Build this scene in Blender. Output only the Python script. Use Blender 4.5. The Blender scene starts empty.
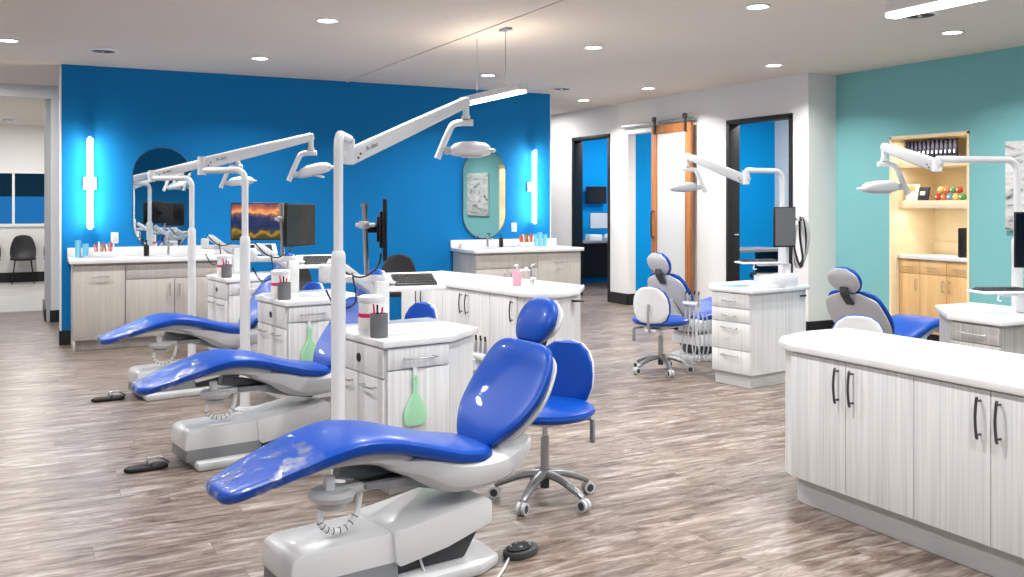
import bpy, bmesh, math, random
from mathutils import Vector, Matrix
random.seed(7)
C0 = bpy.context.scene.collection
R = math.radians
# ---------------------------------------------------------------- camera facts
FPX, U0, V0, EYE = 935.0, 512.0, 202.0, 1.4
YAW = math.atan((512-27)/935.0)
SN, CS = math.sin(YAW), math.cos(YAW)
def at(u, v, d):
    """world point seen at (u, v) at depth d"""
    l = (u-U0)/FPX*d
    return Vector((SN*d+CS*l, CS*d-SN*l, EYE+(V0-v)/FPX*d))
RT = Vector((CS, -SN, 0)); FW = Vector((SN, CS, 0)); UP = Vector((0, 0, 1))
# ---------------------------------------------------------------- materials
M = {}
def lin(c):
    return tuple(((x/255)/12.92 if x/255 <= .04045 else (((x/255)+.055)/1.055)**2.4) for x in c)+(1,)
def mat(name, rgb, rough=.5, metal=0, coat=0, emit=None, es=0, trans=0, bump=None, ior=1.45, spec=None):
    m = bpy.data.materials.new(name); m.use_nodes = True
    nt = m.node_tree; b = nt.nodes['Principled BSDF']
    b.inputs['Base Color'].default_value = lin(rgb); b.inputs['Roughness'].default_value = rough
    b.inputs['Metallic'].default_value = metal; b.inputs['Coat Weight'].default_value = coat
    b.inputs['Transmission Weight'].default_value = trans; b.inputs['IOR'].default_value = ior
    if spec is not None: b.inputs['Specular IOR Level'].default_value = spec
    if emit:
        b.inputs['Emission Color'].default_value = lin(emit); b.inputs['Emission Strength'].default_value = es
    # every material gets a faint procedural variation
    tc = nt.nodes.new('ShaderNodeTexCoord'); n = nt.nodes.new('ShaderNodeTexNoise')
    n.inputs['Scale'].default_value = bump[0] if bump else 40
    nt.links.new(tc.outputs['Object'], n.inputs['Vector'])
    bp = nt.nodes.new('ShaderNodeBump'); bp.inputs['Strength'].default_value = bump[1] if bump else .01
    bp.inputs['Distance'].default_value = bump[2] if bump else .001
    nt.links.new(n.outputs['Fac'], bp.inputs['Height']); nt.links.new(bp.outputs['Normal'], b.inputs['Normal'])
    M[name] = m; return m
def nodes_of(m):
    nt = m.node_tree; return nt, nt.nodes, nt.links, nt.nodes['Principled BSDF']
def noise_col(m, scale, stops, sxyz=(1, 1, 1), detail=4, rough=.6, dist=0, second=None):
    nt, N, L, b = nodes_of(m)
    tc = N.new('ShaderNodeTexCoord'); mp = N.new('ShaderNodeMapping'); n = N.new('ShaderNodeTexNoise'); r = N.new('ShaderNodeValToRGB')
    mp.inputs['Scale'].default_value = sxyz
    n.inputs['Scale'].default_value = scale; n.inputs['Detail'].default_value = detail; n.inputs['Roughness'].default_value = rough
    n.inputs['Distortion'].default_value = dist
    L.new(tc.outputs['Object'], mp.inputs['Vector']); L.new(mp.outputs['Vector'], n.inputs['Vector']); L.new(n.outputs['Fac'], r.inputs['Fac'])
    cr = r.color_ramp
    while len(cr.elements) < len(stops): cr.elements.new(.5)
    for e, (p, c) in zip(cr.elements, stops): e.position = p; e.color = lin(c)
    L.new(r.outputs['Color'], b.inputs['Base Color'])
    return r
mat('leg_metal', (140, 142, 144), .36, .8)
mat('white_plastic', (226, 229, 232), .3, coat=.3)
mat('light_grey_plastic', (196, 199, 202), .35, coat=.2)
mat('mid_grey_plastic', (135, 139, 143), .45)
mat('dark_grey_plastic', (60, 62, 65), .5)
mat('black_plastic', (16, 16, 18), .4)
mat('blue_vinyl', (0, 66, 160), .34, coat=.12, bump=(350, .05, .0006), spec=.35)
mat('blue_piping', (0, 36, 108), .4)
mat('chrome', (205, 208, 212), .14, 1)
mat('brushed_metal', (178, 180, 182), .32, .85)
mat('dark_metal', (96, 96, 98), .35, .9)
mat('quartz', (243, 243, 243), .22)
noise_col(M['quartz'], 3, [(.35, (224, 226, 228)), (.65, (233, 234, 235))], detail=6)
mat('laminate', (225, 226, 226), .5)
noise_col(M['laminate'], 1, [(.3, (204, 206, 208)), (.5, (219, 221, 222)), (.7, (231, 232, 233))], (85, 85, 1.2), 3, .6)
mat('greige_laminate', (190, 184, 178), .5)
noise_col(M['greige_laminate'], 1, [(.3, (180, 175, 170)), (.6, (190, 186, 181)), (.8, (198, 194, 190))], (40, 40, 2), 4, .6)
mat('grey_drawer_laminate', (190, 190, 190), .5)
noise_col(M['grey_drawer_laminate'], 1, [(.3, (150, 148, 146)), (.55, (184, 182, 180)), (.75, (204, 203, 201))], (90, 90, 1.2), 4, .7)
mat('plinth_grey', (205, 207, 208), .55)
mat('dark_gap', (40, 40, 42), .8)
mat('maple', (226, 186, 130), .45)
noise_col(M['maple'], 1, [(.3, (214, 170, 112)), (.7, (233, 196, 142))], (12, 12, 1), 4, .6)
mat('cream_shelf', (238, 218, 176), .5)
noise_col(M['cream_shelf'], 1, [(.3, (242, 226, 190)), (.7, (248, 235, 206))], (3, 6, 12), 4, .6)
mat('door_wood', (176, 112, 62), .45)
noise_col(M['door_wood'], 1, [(.3, (150, 88, 44)), (.5, (176, 112, 62)), (.75, (196, 132, 80))], (30, 30, 1.5), 6, .6)
mat('frosted_glass', (208, 211, 212), .35)
mat('white_wall', (232, 232, 231), .75, bump=(120, .15, .001))
mat('shaded_white_wall', (165, 167, 170), .75, bump=(120, .15, .001))  # side of the white passage wall, its shade put into the colour
mat('blue_wall', (16, 118, 184), .7, bump=(120, .12, .001), spec=.15)
mat('bright_blue_wall', (0, 150, 222), .7, bump=(120, .12, .001), spec=.15)
mat('teal_wall', (128, 190, 192), .7, bump=(120, .12, .001), spec=.2)
mat('ceiling_paint', (226, 218, 208), .85, bump=(70, .6, .006))
mat('black_trim', (22, 22, 24), .5)
mat('black_base', (34, 34, 36), .55)
mat('white_trim', (235, 236, 236), .4)
mat('lens_glow', (255, 255, 255), .5, emit=(255, 252, 246), es=14)
mat('linear_glow', (255, 255, 255), .5, emit=(255, 250, 242), es=9)
mat('sconce_glow', (255, 255, 255), .5, emit=(255, 252, 248), es=5)
mat('mirror_glass', (225, 232, 232), .01, 1)
mat('mirror_edge', (150, 160, 165), .15, 1)
mat('black_seat', (34, 35, 38), .5)
mat('black_screen', (10, 10, 12), .18, coat=.4)
mat('grey_screen', (38, 40, 42), .22, coat=.4)
mat('mint', (168, 226, 186), .35)
mat('pen_cup_grey', (105, 107, 110), .4)
mat('pink', (214, 38, 108), .4)
mat('pink_soap', (226, 150, 170), .2, coat=.5)
mat('clear_plastic', (236, 240, 242), .12, coat=.5)
mat('cup_blue', (120, 200, 232), .35)
mat('orange', (214, 120, 64), .45); mat('red', (186, 64, 54), .45); mat('yellow', (226, 196, 110), .45)
mat('green', (90, 150, 90), .45); mat('navy', (18, 22, 52), .4); mat('book_dark', (48, 44, 58), .5)
mat('paper_white', (240, 238, 234), .7); mat('sky_blue', (110, 160, 200), .45)
mat('cable_black', (18, 18, 20), .45); mat('cable_grey', (208, 208, 206), .4)
mat('rubber', (26, 26, 28), .7)
mat('vent_dark', (32, 29, 26), .6)
mat('outside_dark', (18, 42, 58), .6, emit=(30, 66, 84), es=.8)
mat('outside_blue', (40, 120, 180), .6, emit=(46, 130, 190), es=1.3)
mat('waiting_floor', (190, 190, 190), .35)
noise_col(M['waiting_floor'], 1, [(.3, (168, 166, 164)), (.7, (204, 203, 202))], (1.5, 8, 1), 6, .6)
# window glass
m = mat('window_glass', (180, 200, 210), .03, trans=1.0, ior=1.02)
# clear film over the toe of the chairs
m = bpy.data.materials.new('clear_film'); m.use_nodes = True; M['clear_film'] = m
nt = m.node_tree; nt.nodes.clear(); N = nt.nodes.new; L = nt.links.new
o = N('ShaderNodeOutputMaterial'); mx = N('ShaderNodeMixShader'); tr = N('ShaderNodeBsdfTransparent'); gl = N('ShaderNodeBsdfGlossy')
gl.inputs['Roughness'].default_value = .12; mx.inputs[0].default_value = .2
tc = N('ShaderNodeTexCoord'); nz = N('ShaderNodeTexNoise'); nz.inputs['Scale'].default_value = 22; nz.inputs['Detail'].default_value = 3; nz.inputs['Distortion'].default_value = 1.2
bp = N('ShaderNodeBump'); bp.inputs['Strength'].default_value = 1; bp.inputs['Distance'].default_value = .02
L(tc.outputs['Object'], nz.inputs['Vector']); L(nz.outputs['Fac'], bp.inputs['Height']); L(bp.outputs['Normal'], gl.inputs['Normal'])
n9 = N('ShaderNodeTexNoise'); n9.inputs['Scale'].default_value = 16; n9.inputs['Detail'].default_value = 4; L(tc.outputs['Object'], n9.inputs['Vector'])
m9 = N('ShaderNodeMapRange'); m9.inputs['From Min'].default_value = .52; m9.inputs['From Max'].default_value = .62; m9.inputs['To Min'].default_value = .03; m9.inputs['To Max'].default_value = .4
L(n9.outputs['Fac'], m9.inputs['Value']); L(m9.outputs[0], mx.inputs[0])
L(tr.outputs[0], mx.inputs[1]); L(gl.outputs[0], mx.inputs[2]); L(mx.outputs[0], o.inputs[0])
# floor planks
m = mat('plank_floor', (150, 135, 125), .34); nt, NN, LL, b = nodes_of(m)
tc = NN.new('ShaderNodeTexCoord')
def mth(op, a, b_=None):
    n = NN.new('ShaderNodeMath'); n.operation = op
    for k, v in enumerate((a, b_)):
        if v is None: continue
        if isinstance(v, (int, float)): n.inputs[k].default_value = v
        else: LL.new(v, n.inputs[k])
    return n.outputs[0]
sx = NN.new('ShaderNodeSeparateXYZ'); LL.new(tc.outputs['Object'], sx.inputs[0])
row = mth('FLOOR', mth('DIVIDE', sx.outputs['Y'], .16))
wn_ = NN.new('ShaderNodeTexWhiteNoise'); wn_.noise_dimensions = '1D'; LL.new(row, wn_.inputs['W'])
cx = NN.new('ShaderNodeCombineXYZ'); LL.new(mth('ADD', sx.outputs['X'], mth('MULTIPLY', wn_.outputs['Value'], 1.15)), cx.inputs['X']); LL.new(sx.outputs['Y'], cx.inputs['Y'])
br = NN.new('ShaderNodeTexBrick'); br.inputs['Scale'].default_value = 1; br.inputs['Brick Width'].default_value = 1.15; br.inputs['Row Height'].default_value = .16
br.inputs['Mortar Size'].default_value = .0013; br.inputs['Mortar Smooth'].default_value = .3; br.inputs['Bias'].default_value = 0
br.inputs['Color1'].default_value = (0, 0, 0, 1); br.inputs['Color2'].default_value = (1, 1, 1, 1); br.inputs['Mortar'].default_value = (.5, .5, .5, 1)
br.offset = 0
LL.new(cx.outputs[0], br.inputs['Vector'])
add = NN.new('ShaderNodeVectorMath'); add.operation = 'MULTIPLY_ADD'
add.inputs[1].default_value = (7, 3, 5); LL.new(br.outputs['Color'], add.inputs[0]); LL.new(tc.outputs['Object'], add.inputs[2])
mp = NN.new('ShaderNodeMapping'); mp.inputs['Scale'].default_value = (2.0, 11, 1); LL.new(add.outputs[0], mp.inputs['Vector'])
n1 = NN.new('ShaderNodeTexNoise'); n1.inputs['Scale'].default_value = 1.7; n1.inputs['Detail'].default_value = 12; n1.inputs['Roughness'].default_value = .72; n1.inputs['Distortion'].default_value = .8
LL.new(mp.outputs[0], n1.inputs['Vector'])
r1 = NN.new('ShaderNodeValToRGB'); cr = r1.color_ramp
for e, (p, c) in zip([cr.elements[0], cr.elements[1], cr.elements.new(.5), cr.elements.new(.6)], [(.34, (66, 52, 44)), (.7, (188, 180, 172)), (.44, (110, 96, 86)), (.53, (139, 127, 118))]):
    e.position = p; e.color = lin(c)
LL.new(n1.outputs['Fac'], r1.inputs['Fac'])
n2 = NN.new('ShaderNodeTexNoise'); n2.inputs['Scale'].default_value = 1.1; n2.inputs['Detail'].default_value = 3
LL.new(tc.outputs['Object'], n2.inputs['Vector'])
r2 = NN.new('ShaderNodeValToRGB'); r2.color_ramp.elements[0].position = .35; r2.color_ramp.elements[1].position = .65
r2.color_ramp.elements[0].color = (.80, .76, .74, 1); r2.color_ramp.elements[1].color = (1, 1, 1, 1); LL.new(n2.outputs['Fac'], r2.inputs['Fac'])
mu = NN.new('ShaderNodeMixRGB'); mu.blend_type = 'MULTIPLY'; mu.inputs[0].default_value = .8
LL.new(r1.outputs[0], mu.inputs[1]); LL.new(r2.outputs[0], mu.inputs[2])
m3 = NN.new('ShaderNodeMixRGB'); m3.blend_type = 'MULTIPLY'; m3.inputs[0].default_value = .9
r3 = NN.new('ShaderNodeValToRGB'); r3.color_ramp.elements[0].color = (.8, .8, .8, 1); r3.color_ramp.elements[1].color = (1, 1, 1, 1)
LL.new(br.outputs['Color'], r3.inputs['Fac']); LL.new(mu.outputs[0], m3.inputs[1]); LL.new(r3.outputs[0], m3.inputs[2])
kn = NN.new('ShaderNodeTexNoise'); kn.inputs['Scale'].default_value = 3.2; kn.inputs['Detail'].default_value = 7; kn.inputs['Roughness'].default_value = .75
mk = NN.new('ShaderNodeMapping'); mk.inputs['Scale'].default_value = (2.0, 5.5, 1); mk.inputs['Location'].default_value = (3, 9, 2); LL.new(add.outputs[0], mk.inputs['Vector']); LL.new(mk.outputs[0], kn.inputs['Vector'])
rk = NN.new('ShaderNodeValToRGB'); rk.color_ramp.elements[0].position = .30; rk.color_ramp.elements[1].position = .42
rk.color_ramp.elements[0].color = (.42, .34, .29, 1); rk.color_ramp.elements[1].color = (1, 1, 1, 1); LL.new(kn.outputs['Fac'], rk.inputs['Fac'])
mq = NN.new('ShaderNodeMixRGB'); mq.blend_type = 'MULTIPLY'; mq.inputs[0].default_value = .9; LL.new(m3.outputs[0], mq.inputs[1]); LL.new(rk.outputs[0], mq.inputs[2]); m3 = mq
m4 = NN.new('ShaderNodeMixRGB'); m4.inputs[2].default_value = lin((88, 76, 68)); LL.new(br.outputs['Fac'], m4.inputs[0]); LL.new(m3.outputs[0], m4.inputs[1])
LL.new(m4.outputs[0], b.inputs['Base Color'])
# sunset mountain picture on the screen (object x = width, z = height)
m = mat('picture_screen', (20, 20, 30), .2); nt, NN, LL, b = nodes_of(m)
tc = NN.new('ShaderNodeTexCoord'); sp = NN.new('ShaderNodeSeparateXYZ'); LL.new(tc.outputs['Object'], sp.inputs[0])
nz = NN.new('ShaderNodeTexNoise'); nz.inputs['Scale'].default_value = 9; nz.inputs['Detail'].default_value = 9; LL.new(tc.outputs['Object'], nz.inputs['Vector'])
ma = NN.new('ShaderNodeMath'); ma.operation = 'MULTIPLY_ADD'; ma.inputs[1].default_value = .22; LL.new(nz.outputs['Fac'], ma.inputs[0]); LL.new(sp.outputs['Z'], ma.inputs[2])
mr = NN.new('ShaderNodeMapRange'); mr.inputs['From Min'].default_value = -.03; mr.inputs['From Max'].default_value = .25; LL.new(ma.outputs[0], mr.inputs['Value'])
rr = NN.new('ShaderNodeValToRGB'); cr = rr.color_ramp
for (p, c) in [(.08, (60, 54, 24)), (.2, (150, 116, 40)), (.27, (44, 50, 56)), (.4, (20, 34, 74)), (.58, (44, 50, 84)), (.68, (120, 84, 80)), (.74, (226, 156, 90)), (.86, (170, 96, 74))]:
    e = cr.elements.new(p); e.color = lin(c)
cr.elements.remove(cr.elements[0]); cr.elements[-1].color = lin((90, 60, 80))
LL.new(mr.outputs[0], rr.inputs['Fac']); LL.new(rr.outputs[0], b.inputs['Base Color']); LL.new(rr.outputs[0], b.inputs['Emission Color']); b.inputs['Emission Strength'].default_value = .8
# abstract painting
m = mat('art_paint', (220, 220, 218), .6)
noise_col(m, 1, [(.36, (70, 74, 78)), (.44, (188, 190, 190)), (.6, (226, 227, 226)), (.75, (206, 210, 212))], (2.2, 3, 9), 8, .7, 1.2)
# tray paper pattern
m = mat('check_paper', (235, 235, 235), .6); nt, NN, LL, b = nodes_of(m)
ck = NN.new('ShaderNodeTexChecker'); ck.inputs['Scale'].default_value = 90; ck.inputs['Color1'].default_value = lin((245, 245, 245)); ck.inputs['Color2'].default_value = lin((150, 155, 170))
tc = NN.new('ShaderNodeTexCoord'); LL.new(tc.outputs['Object'], ck.inputs['Vector']); LL.new(ck.outputs['Color'], b.inputs['Base Color'])
# ---------------------------------------------------------------- mesh builder
def cat(P, n=6):
    """Catmull-Rom through tuples"""
    P = [tuple(p) for p in P]; out = []
    for i in range(len(P)-1):
        p0 = P[max(i-1, 0)]; p1 = P[i]; p2 = P[i+1]; p3 = P[min(i+2, len(P)-1)]
        for k in range(n):
            t = k/n
            out.append(tuple(.5*((2*b)+(-a+c)*t+(2*a-5*b+4*c-d)*t*t+(-a+3*b-3*c+d)*t**3) for a, b, c, d in zip(p0, p1, p2, p3)))
    out.append(P[-1]); return out
class MB:
    def __init__(s): s.bm = bmesh.new(); s.mats = []; s.cur = 0
    def m(s, name):
        if name not in s.mats: s.mats.append(name)
        s.cur = s.mats.index(name); return s
    def _take(s, verts_before_f):
        for f in s.bm.faces:
            if f.index == -1 or f not in verts_before_f: pass
    def _fin(s, faces):
        for f in faces: f.material_index = s.cur; f.smooth = True
    def box(s, lo, hi, bev=0, seg=2, rot=None, at_=None):
        lo = Vector(lo); hi = Vector(hi)
        r = bmesh.ops.create_cube(s.bm, size=1); vs = r['verts']
        c = (lo+hi)/2; d = hi-lo
        for v in vs: v.co = Vector((v.co.x*d.x, v.co.y*d.y, v.co.z*d.z))
        fs = list({f for v in vs for f in v.link_faces}); s._fin(fs)
        if bev:
            es = list({e for v in vs for e in v.link_edges})
            g = bmesh.ops.bevel(s.bm, geom=es, offset=bev, segments=seg, affect='EDGES', profile=.5)
            fs = list({f for f in g['faces']} | {f for f in fs if f.is_valid}); vs = list({v for f in fs for v in f.verts})
        for v in vs:
            co = v.co
            if rot is not None: co = rot @ co
            v.co = co+c
        if at_ is not None:
            for v in vs: v.co = at_ @ v.co
        s._fin(fs); return s
    def poly(s, pts, z0, z1, bev=0, seg=2):
        """vertical prism from plan outline"""
        return s.prism([Vector((p[0], p[1], z0)) for p in pts], Vector((0, 0, z1-z0)), bev, seg)
    def prism(s, pts, ext, bev=0, seg=2):
        ext = Vector(ext); pts = [Vector(p) for p in pts]
        a = [s.bm.verts.new(p) for p in pts]; b = [s.bm.verts.new(p+ext) for p in pts]; n = len(pts)
        fs = [s.bm.faces.new(a), s.bm.faces.new(list(reversed(b)))]
        for i in range(n): fs.append(s.bm.faces.new([a[i], b[i], b[(i+1) % n], a[(i+1) % n]]))
        bmesh.ops.recalc_face_normals(s.bm, faces=fs); s._fin(fs)
        if bev:
            es = list({e for f in fs[:2] for e in f.edges})
            if n <= 8: es = list({e for f in fs for e in f.edges})
            g = bmesh.ops.bevel(s.bm, geom=es, offset=bev, segments=seg, affect='EDGES', profile=.5, clamp_overlap=True)
            fs = list(set(g['faces']) | {f for f in fs if f.is_valid})
        s._fin(fs); return s
    def rings(s, rings, cap=True, closed=False):
        R_ = [[s.bm.verts.new(p) for p in r] for r in rings]; n = len(R_[0]); fs = []
        k = len(R_) if closed else len(R_)-1
        for i in range(k):
            A = R_[i]; B = R_[(i+1) % len(R_)]
            for j in range(n): fs.append(s.bm.faces.new([A[j], A[(j+1) % n], B[(j+1) % n], B[j]]))
        if cap and not closed:
            fs.append(s.bm.faces.new(list(reversed(R_[0])))); fs.append(s.bm.faces.new(R_[-1]))
        bmesh.ops.recalc_face_normals(s.bm, faces=fs); s._fin(fs); return s
    def tube(s, pts, r, n=10, smooth=0, closed=False, flat=1.0):
        if smooth: pts = cat([tuple(p) for p in pts], smooth)
        pts = [Vector(p) for p in pts]; rr = r if isinstance(r, (list, tuple)) else None
        if rr and len(rr) != len(pts):
            rr = [rr[0]+(rr[-1]-rr[0])*i/(len(pts)-1) for i in range(len(pts))]
        rings = []; prev = None
        for i, p in enumerate(pts):
            if closed: t = pts[(i+1) % len(pts)]-pts[i-1]
            else: t = pts[min(i+1, len(pts)-1)]-pts[max(i-1, 0)]
            t.normalize()
            if prev is None:
                a = Vector((0, 0, 1)) if abs(t.z) < .9 else Vector((1, 0, 0)); u = t.cross(a).normalized()
            else:
                u = (prev-t*prev.dot(t)).normalized()
            prev = u; w = t.cross(u)
            q = rr[i] if rr else r
            rings.append([p+u*(q*math.cos(2*math.pi*k/n))+w*(q*flat*math.sin(2*math.pi*k/n)) for k in range(n)])
        return s.rings(rings, closed=closed)
    def lathe(s, prof, c=(0, 0, 0), n=24, mtx=None):
        c = Vector(c); rings = []
        for r, z in prof:
            ring = [Vector((max(r, .0004)*math.cos(2*math.pi*k/n), max(r, .0004)*math.sin(2*math.pi*k/n), z)) for k in range(n)]
            rings.append([(mtx @ p if mtx else p)+c for p in ring])
        return s.rings(rings)
    def loft(s, path, n=20, pw=.55, frame=None, sub=6):
        """path of (x, z, halfwidth, halfthick) in the xz plane, rounded cross sections along y"""
        P = cat(path, sub); rings = []
        for i, (x, z, w, t) in enumerate(P):
            a = P[max(i-1, 0)]; b = P[min(i+1, len(P)-1)]
            tx, tz = b[0]-a[0], b[1]-a[1]; l = math.hypot(tx, tz) or 1; nx, nz = -tz/l, tx/l
            ring = []
            for k in range(n):
                an = 2*math.pi*k/n; cc, ss = math.cos(an), math.sin(an)
                y = max(w, .001)*math.copysign(abs(cc)**pw, cc); h = max(t, .001)*math.copysign(abs(ss)**pw, ss)
                ring.append(Vector((x+nx*h, y, z+nz*h)))
            rings.append(ring)
        return s.rings(rings)
    def build(s, name, mats=None, parent=None, loc=None, rotz=0, ang=35):
        me = bpy.data.meshes.new(name); s.bm.normal_update(); s.bm.to_mesh(me); s.bm.free()
        for k in (s.mats if s.mats else [mats]): me.materials.append(M[k])
        me.set_sharp_from_angle(angle=R(ang))
        o = bpy.data.objects.new(name, me); C0.objects.link(o)
        if parent: o.parent = parent
        if loc is not None: o.location = loc
        o.rotation_euler.z = rotz
        return o
def thing(name, label, catg, loc=(0, 0, 0), rotz=0, group=None):
    o = bpy.data.objects.new(name, None); C0.objects.link(o); o.empty_display_size = .1
    o.location = loc; o.rotation_euler = (0, 0, rotz); o['label'] = label; o['category'] = catg
    if group: o['group'] = group
    return o
def tag(o, label, catg, group=None):
    o['label'] = label; o['category'] = catg
    if group: o['group'] = group
    return o
def struct(o): o['kind'] = 'structure'; return o
KIDS = {}
def dup(root, loc, rotz=None, label=None):
    def rec(o, par):
        c = o.copy(); C0.objects.link(c)
        if par: c.parent = par
        for ch in [x for x in bpy.data.objects if x.parent == o]: rec(ch, c)
        return c
    r = rec(root, None); r.location = loc
    if rotz is not None: r.rotation_euler.z = rotz
    if label: r['label'] = label
    return r
def rotm(axis, deg): return Matrix.Rotation(R(deg), 3, axis)
CH = 2.75   # ceiling height
# ================================================================ the setting
struct(MB().m('plank_floor').box((-2.7, -3.1, -.1), (8.4, 13.5, 0)).build('floor'))
struct(MB().m('plank_floor').box((8.4, 7.1, -.1), (10.7, 13.5, 0)).box((7.3, 13.5, -.1), (10.7, 16, 0)).build('floor'))
struct(MB().m('waiting_floor').box((-2.7, 13.5, -.1), (7.3, 18.7, 0)).build('floor'))
struct(MB().m('ceiling_paint').box((-2.7, -3.1, CH), (10.7, 18.7, CH+.1)).build('ceiling'))
# thin seam along the ceiling
struct(MB().m('ceiling_paint').box((3.17, 3.0, CH-.008), (3.2, 10.15, CH+.01)).build('trim_1'))
# blue partition
struct(MB().m('blue_wall').box((.3, 10.15, 0), (5.8, 10.3, CH)).m('white_trim').box((.285, 10.152, 0), (.3, 10.3, CH)).box((5.8, 10.152, 0), (5.815, 10.3, CH)).build('wall_blue'))
struct(MB().m('black_base').box((.28, 10.13, 0), (.42, 10.15, .14)).box((.28, 10.13, 0), (.3, 10.32, .14)).build('baseboard_blue'))
# doorway walls towards the waiting room
struct(MB().m('white_wall').box((.25, 12.13, 0), (5.9, 12.25, CH)).build('wall_passage'))
struct(MB().m('shaded_white_wall').box((.2, 12.25, 0), (.3, 13.55, CH)).build('wall_passage_side'))
struct(MB().m('white_wall').box((-2.6, 12.13, 2.61), (.25, 12.3, CH)).build('wall_header'))
struct(MB().m('black_base').box((.235, 12.11, 0), (.55, 12.13, .14)).box((.18, 12.25, 0), (.2, 13.57, .14)).build('baseboard_passage'))
struct(MB().m('white_wall').box((-2.7, 18.5, 0), (3, 18.6, 1.0)).box((-2.7, 18.5, 1.93), (3, 18.6, CH)).box((.9, 18.5, 1), (3, 18.6, 1.93)).build('wall_far'))
struct(MB().m('white_wall').box((3, 13.5, 0), (3.1, 18.6, CH)).build('wall_waiting_side'))
struct(MB().m('black_base').box((-2.6, 18.47, 0), (3, 18.5, .17)).build('baseboard_far'))
wn = struct(MB().m('white_trim').box((-2.7, 18.46, .97), (.95, 18.5, 1.02)).box((-2.7, 18.46, 1.9), (.95, 18.5, 1.95)).box((-.23, 18.48, 1.0), (-.19, 18.52, 1.93)).m('white_trim').box((.88, 18.46, 1), (.95, 18.5, 1.93)).build('window_1'))
MB().m('window_glass').box((-2.65, 18.54, 1.0), (.9, 18.55, 1.93)).build('pane', parent=wn)
struct(MB().m('outside_dark').box((-3, 19.3, 1.5), (1.6, 19.4, 2.6)).m('outside_blue').box((-3, 19.3, .5), (1.6, 19.42, 1.5)).build('outside_backdrop'))  # added glowing backdrop, the window view's dusk tones put into its colour
# left side and back of the hall (behind and beside the camera)
struct(MB().m('white_wall').box((-2.7, -3.1, 0), (-2.6, 18.6, CH)).build('wall_left'))
struct(MB().m('blue_wall').box((-2.6, -3.1, 0), (8.4, -3.0, CH)).build('wall_back'))
# long white wall with three openings (x = 7.25)
w = MB().m('white_wall')
X0, X1 = 7.25, 7.38
for (y0, y1, z0, z1) in [(11.98, 14.6, 0, CH), (10.56, 11.02, 0, CH), (8.5, 9.7, 0, CH), (7.25, 7.5, 0, CH), (11.02, 11.98, 2.34, CH), (9.7, 10.56, 2.32, CH), (7.5, 8.5, 2.33, CH)]:
    w.box((X0, y0, z0), (X1, y1, z1))
struct(w.build('wall_doors'))
struct(MB().m('white_wall').box((7.38, 7.25, 0), (7.75, 7.35, CH)).build('wall_return'))
struct(MB().m('black_base').box((7.23, 7.23, 0), (7.25, 7.47, .15)).box((7.23, 7.23, 0), (7.65, 7.25, .15)).box((7.23, 8.56, 0), (7.25, 9.7, .15))
       .box((7.23, 10.56, 0), (7.25, 10.99, .15)).box((7.25, 10.54, 0), (7.38, 10.56, .15)).build('baseboard_doors'))
# door frames 1 and 2 (dark steel)
def frame(n, y0, y1, h):
    f = MB().m('black_trim')
    f.box((X0-.015, y0-.03, 0), (X1+.02, y0+.02, h), .002).box((X0-.015, y1-.02, 0), (X1+.02, y1+.03, h), .002).box((X0-.015, y0-.03, h-.03), (X1+.02, y1+.03, h+.02), .002)
    return struct(f.build('door_%d' % n))
frame(1, 11.02, 11.98, 2.34)
d2 = frame(2, 7.5, 8.5, 2.33)
# door leaves standing open inside the rooms, seen edge on
MB().m('chrome').tube([(7.34, 8.48, 1.02), (7.34, 8.44, 1.02), (7.28, 8.44, 1.02)], .01).build('handle', parent=d2)
# rooms behind
struct(MB().m('bright_blue_wall').box((7.38, 10.68, 0), (10.6, 10.78, CH)).build('wall_room_two'))
struct(MB().m('white_wall').box((10.0, 7.08, 0), (10.1, 10.68, CH)).box((7.75, 7.27, 0), (10.0, 7.35, CH)).build('wall_room_two_side'))
struct(MB().m('bright_blue_wall').box((7.38, 13.8, 0), (10.6, 13.9, CH)).build('wall_room_one'))
struct(MB().m('white_wall').box((10.4, 10.78, 0), (10.5, 13.8, CH)).build('wall_room_one_side'))
# teal wall with alcove
w = MB().m('teal_wall')
for (y0, y1, z0, z1) in [(6.53, 7.25, 0, CH), (-3, 5.68, 0, CH), (5.68, 6.53, 2.03, CH)]: w.box((7.65, y0, z0), (7.72, y1, z1))
struct(w.build('wall_teal'))
struct(MB().m('cream_shelf').box((7.64, 6.527, 0), (8.3, 6.55, 2.06)).box((7.64, 5.66, 0), (8.3, 5.683, 2.06)).box((8.275, 5.65, 0), (8.3, 6.56, 2.06)).box((7.64, 5.66, 2.027), (8.3, 6.55, 2.05)).build('wall_alcove'))
struct(MB().m('black_base').box((7.63, 6.56, 0), (7.65, 7.25, .15)).box((7.63, 0, 0), (7.65, 5.65, .15)).build('baseboard_teal'))

# ---- sliding barn door and its rail
bd = struct(MB().m('door_wood').box((7.15, 9.08, .03), (7.19, 9.19, 2.38), .003).box((7.15, 9.77, .03), (7.19, 9.88, 2.38), .003)
            .box((7.15, 9.19, 2.27), (7.19, 9.77, 2.38), .003).box((7.15, 9.19, .03), (7.19, 9.77, .2), .003).build('door_3'))
bd['label'] = 'sliding wooden door with tall frosted pane in the white wall'; bd['category'] = 'door'
MB().m('frosted_glass').box((7.162, 9.18, .19), (7.178, 9.78, 2.28)).build('pane', parent=bd)
MB().m('dark_metal').tube([(7.15, 9.83, .95), (7.11, 9.83, .95), (7.11, 9.83, 1.28), (7.15, 9.83, 1.28)], .012).build('handle', parent=bd)
for y in (9.17, 9.8):
    MB().m('dark_metal').box((7.13, y-.02, 2.27), (7.148, y+.02, 2.46), .004).lathe([(0, -.012), (.036, -.012), (.036, .012), (0, .012)], (7.135, y, 2.455), 18, rotm('Y', 90)).build('hanger', parent=bd)
tr = thing('door_track', 'grey metal track mounted above the sliding wooden door', 'door track', (7.2, 9.85, 2.42))
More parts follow.
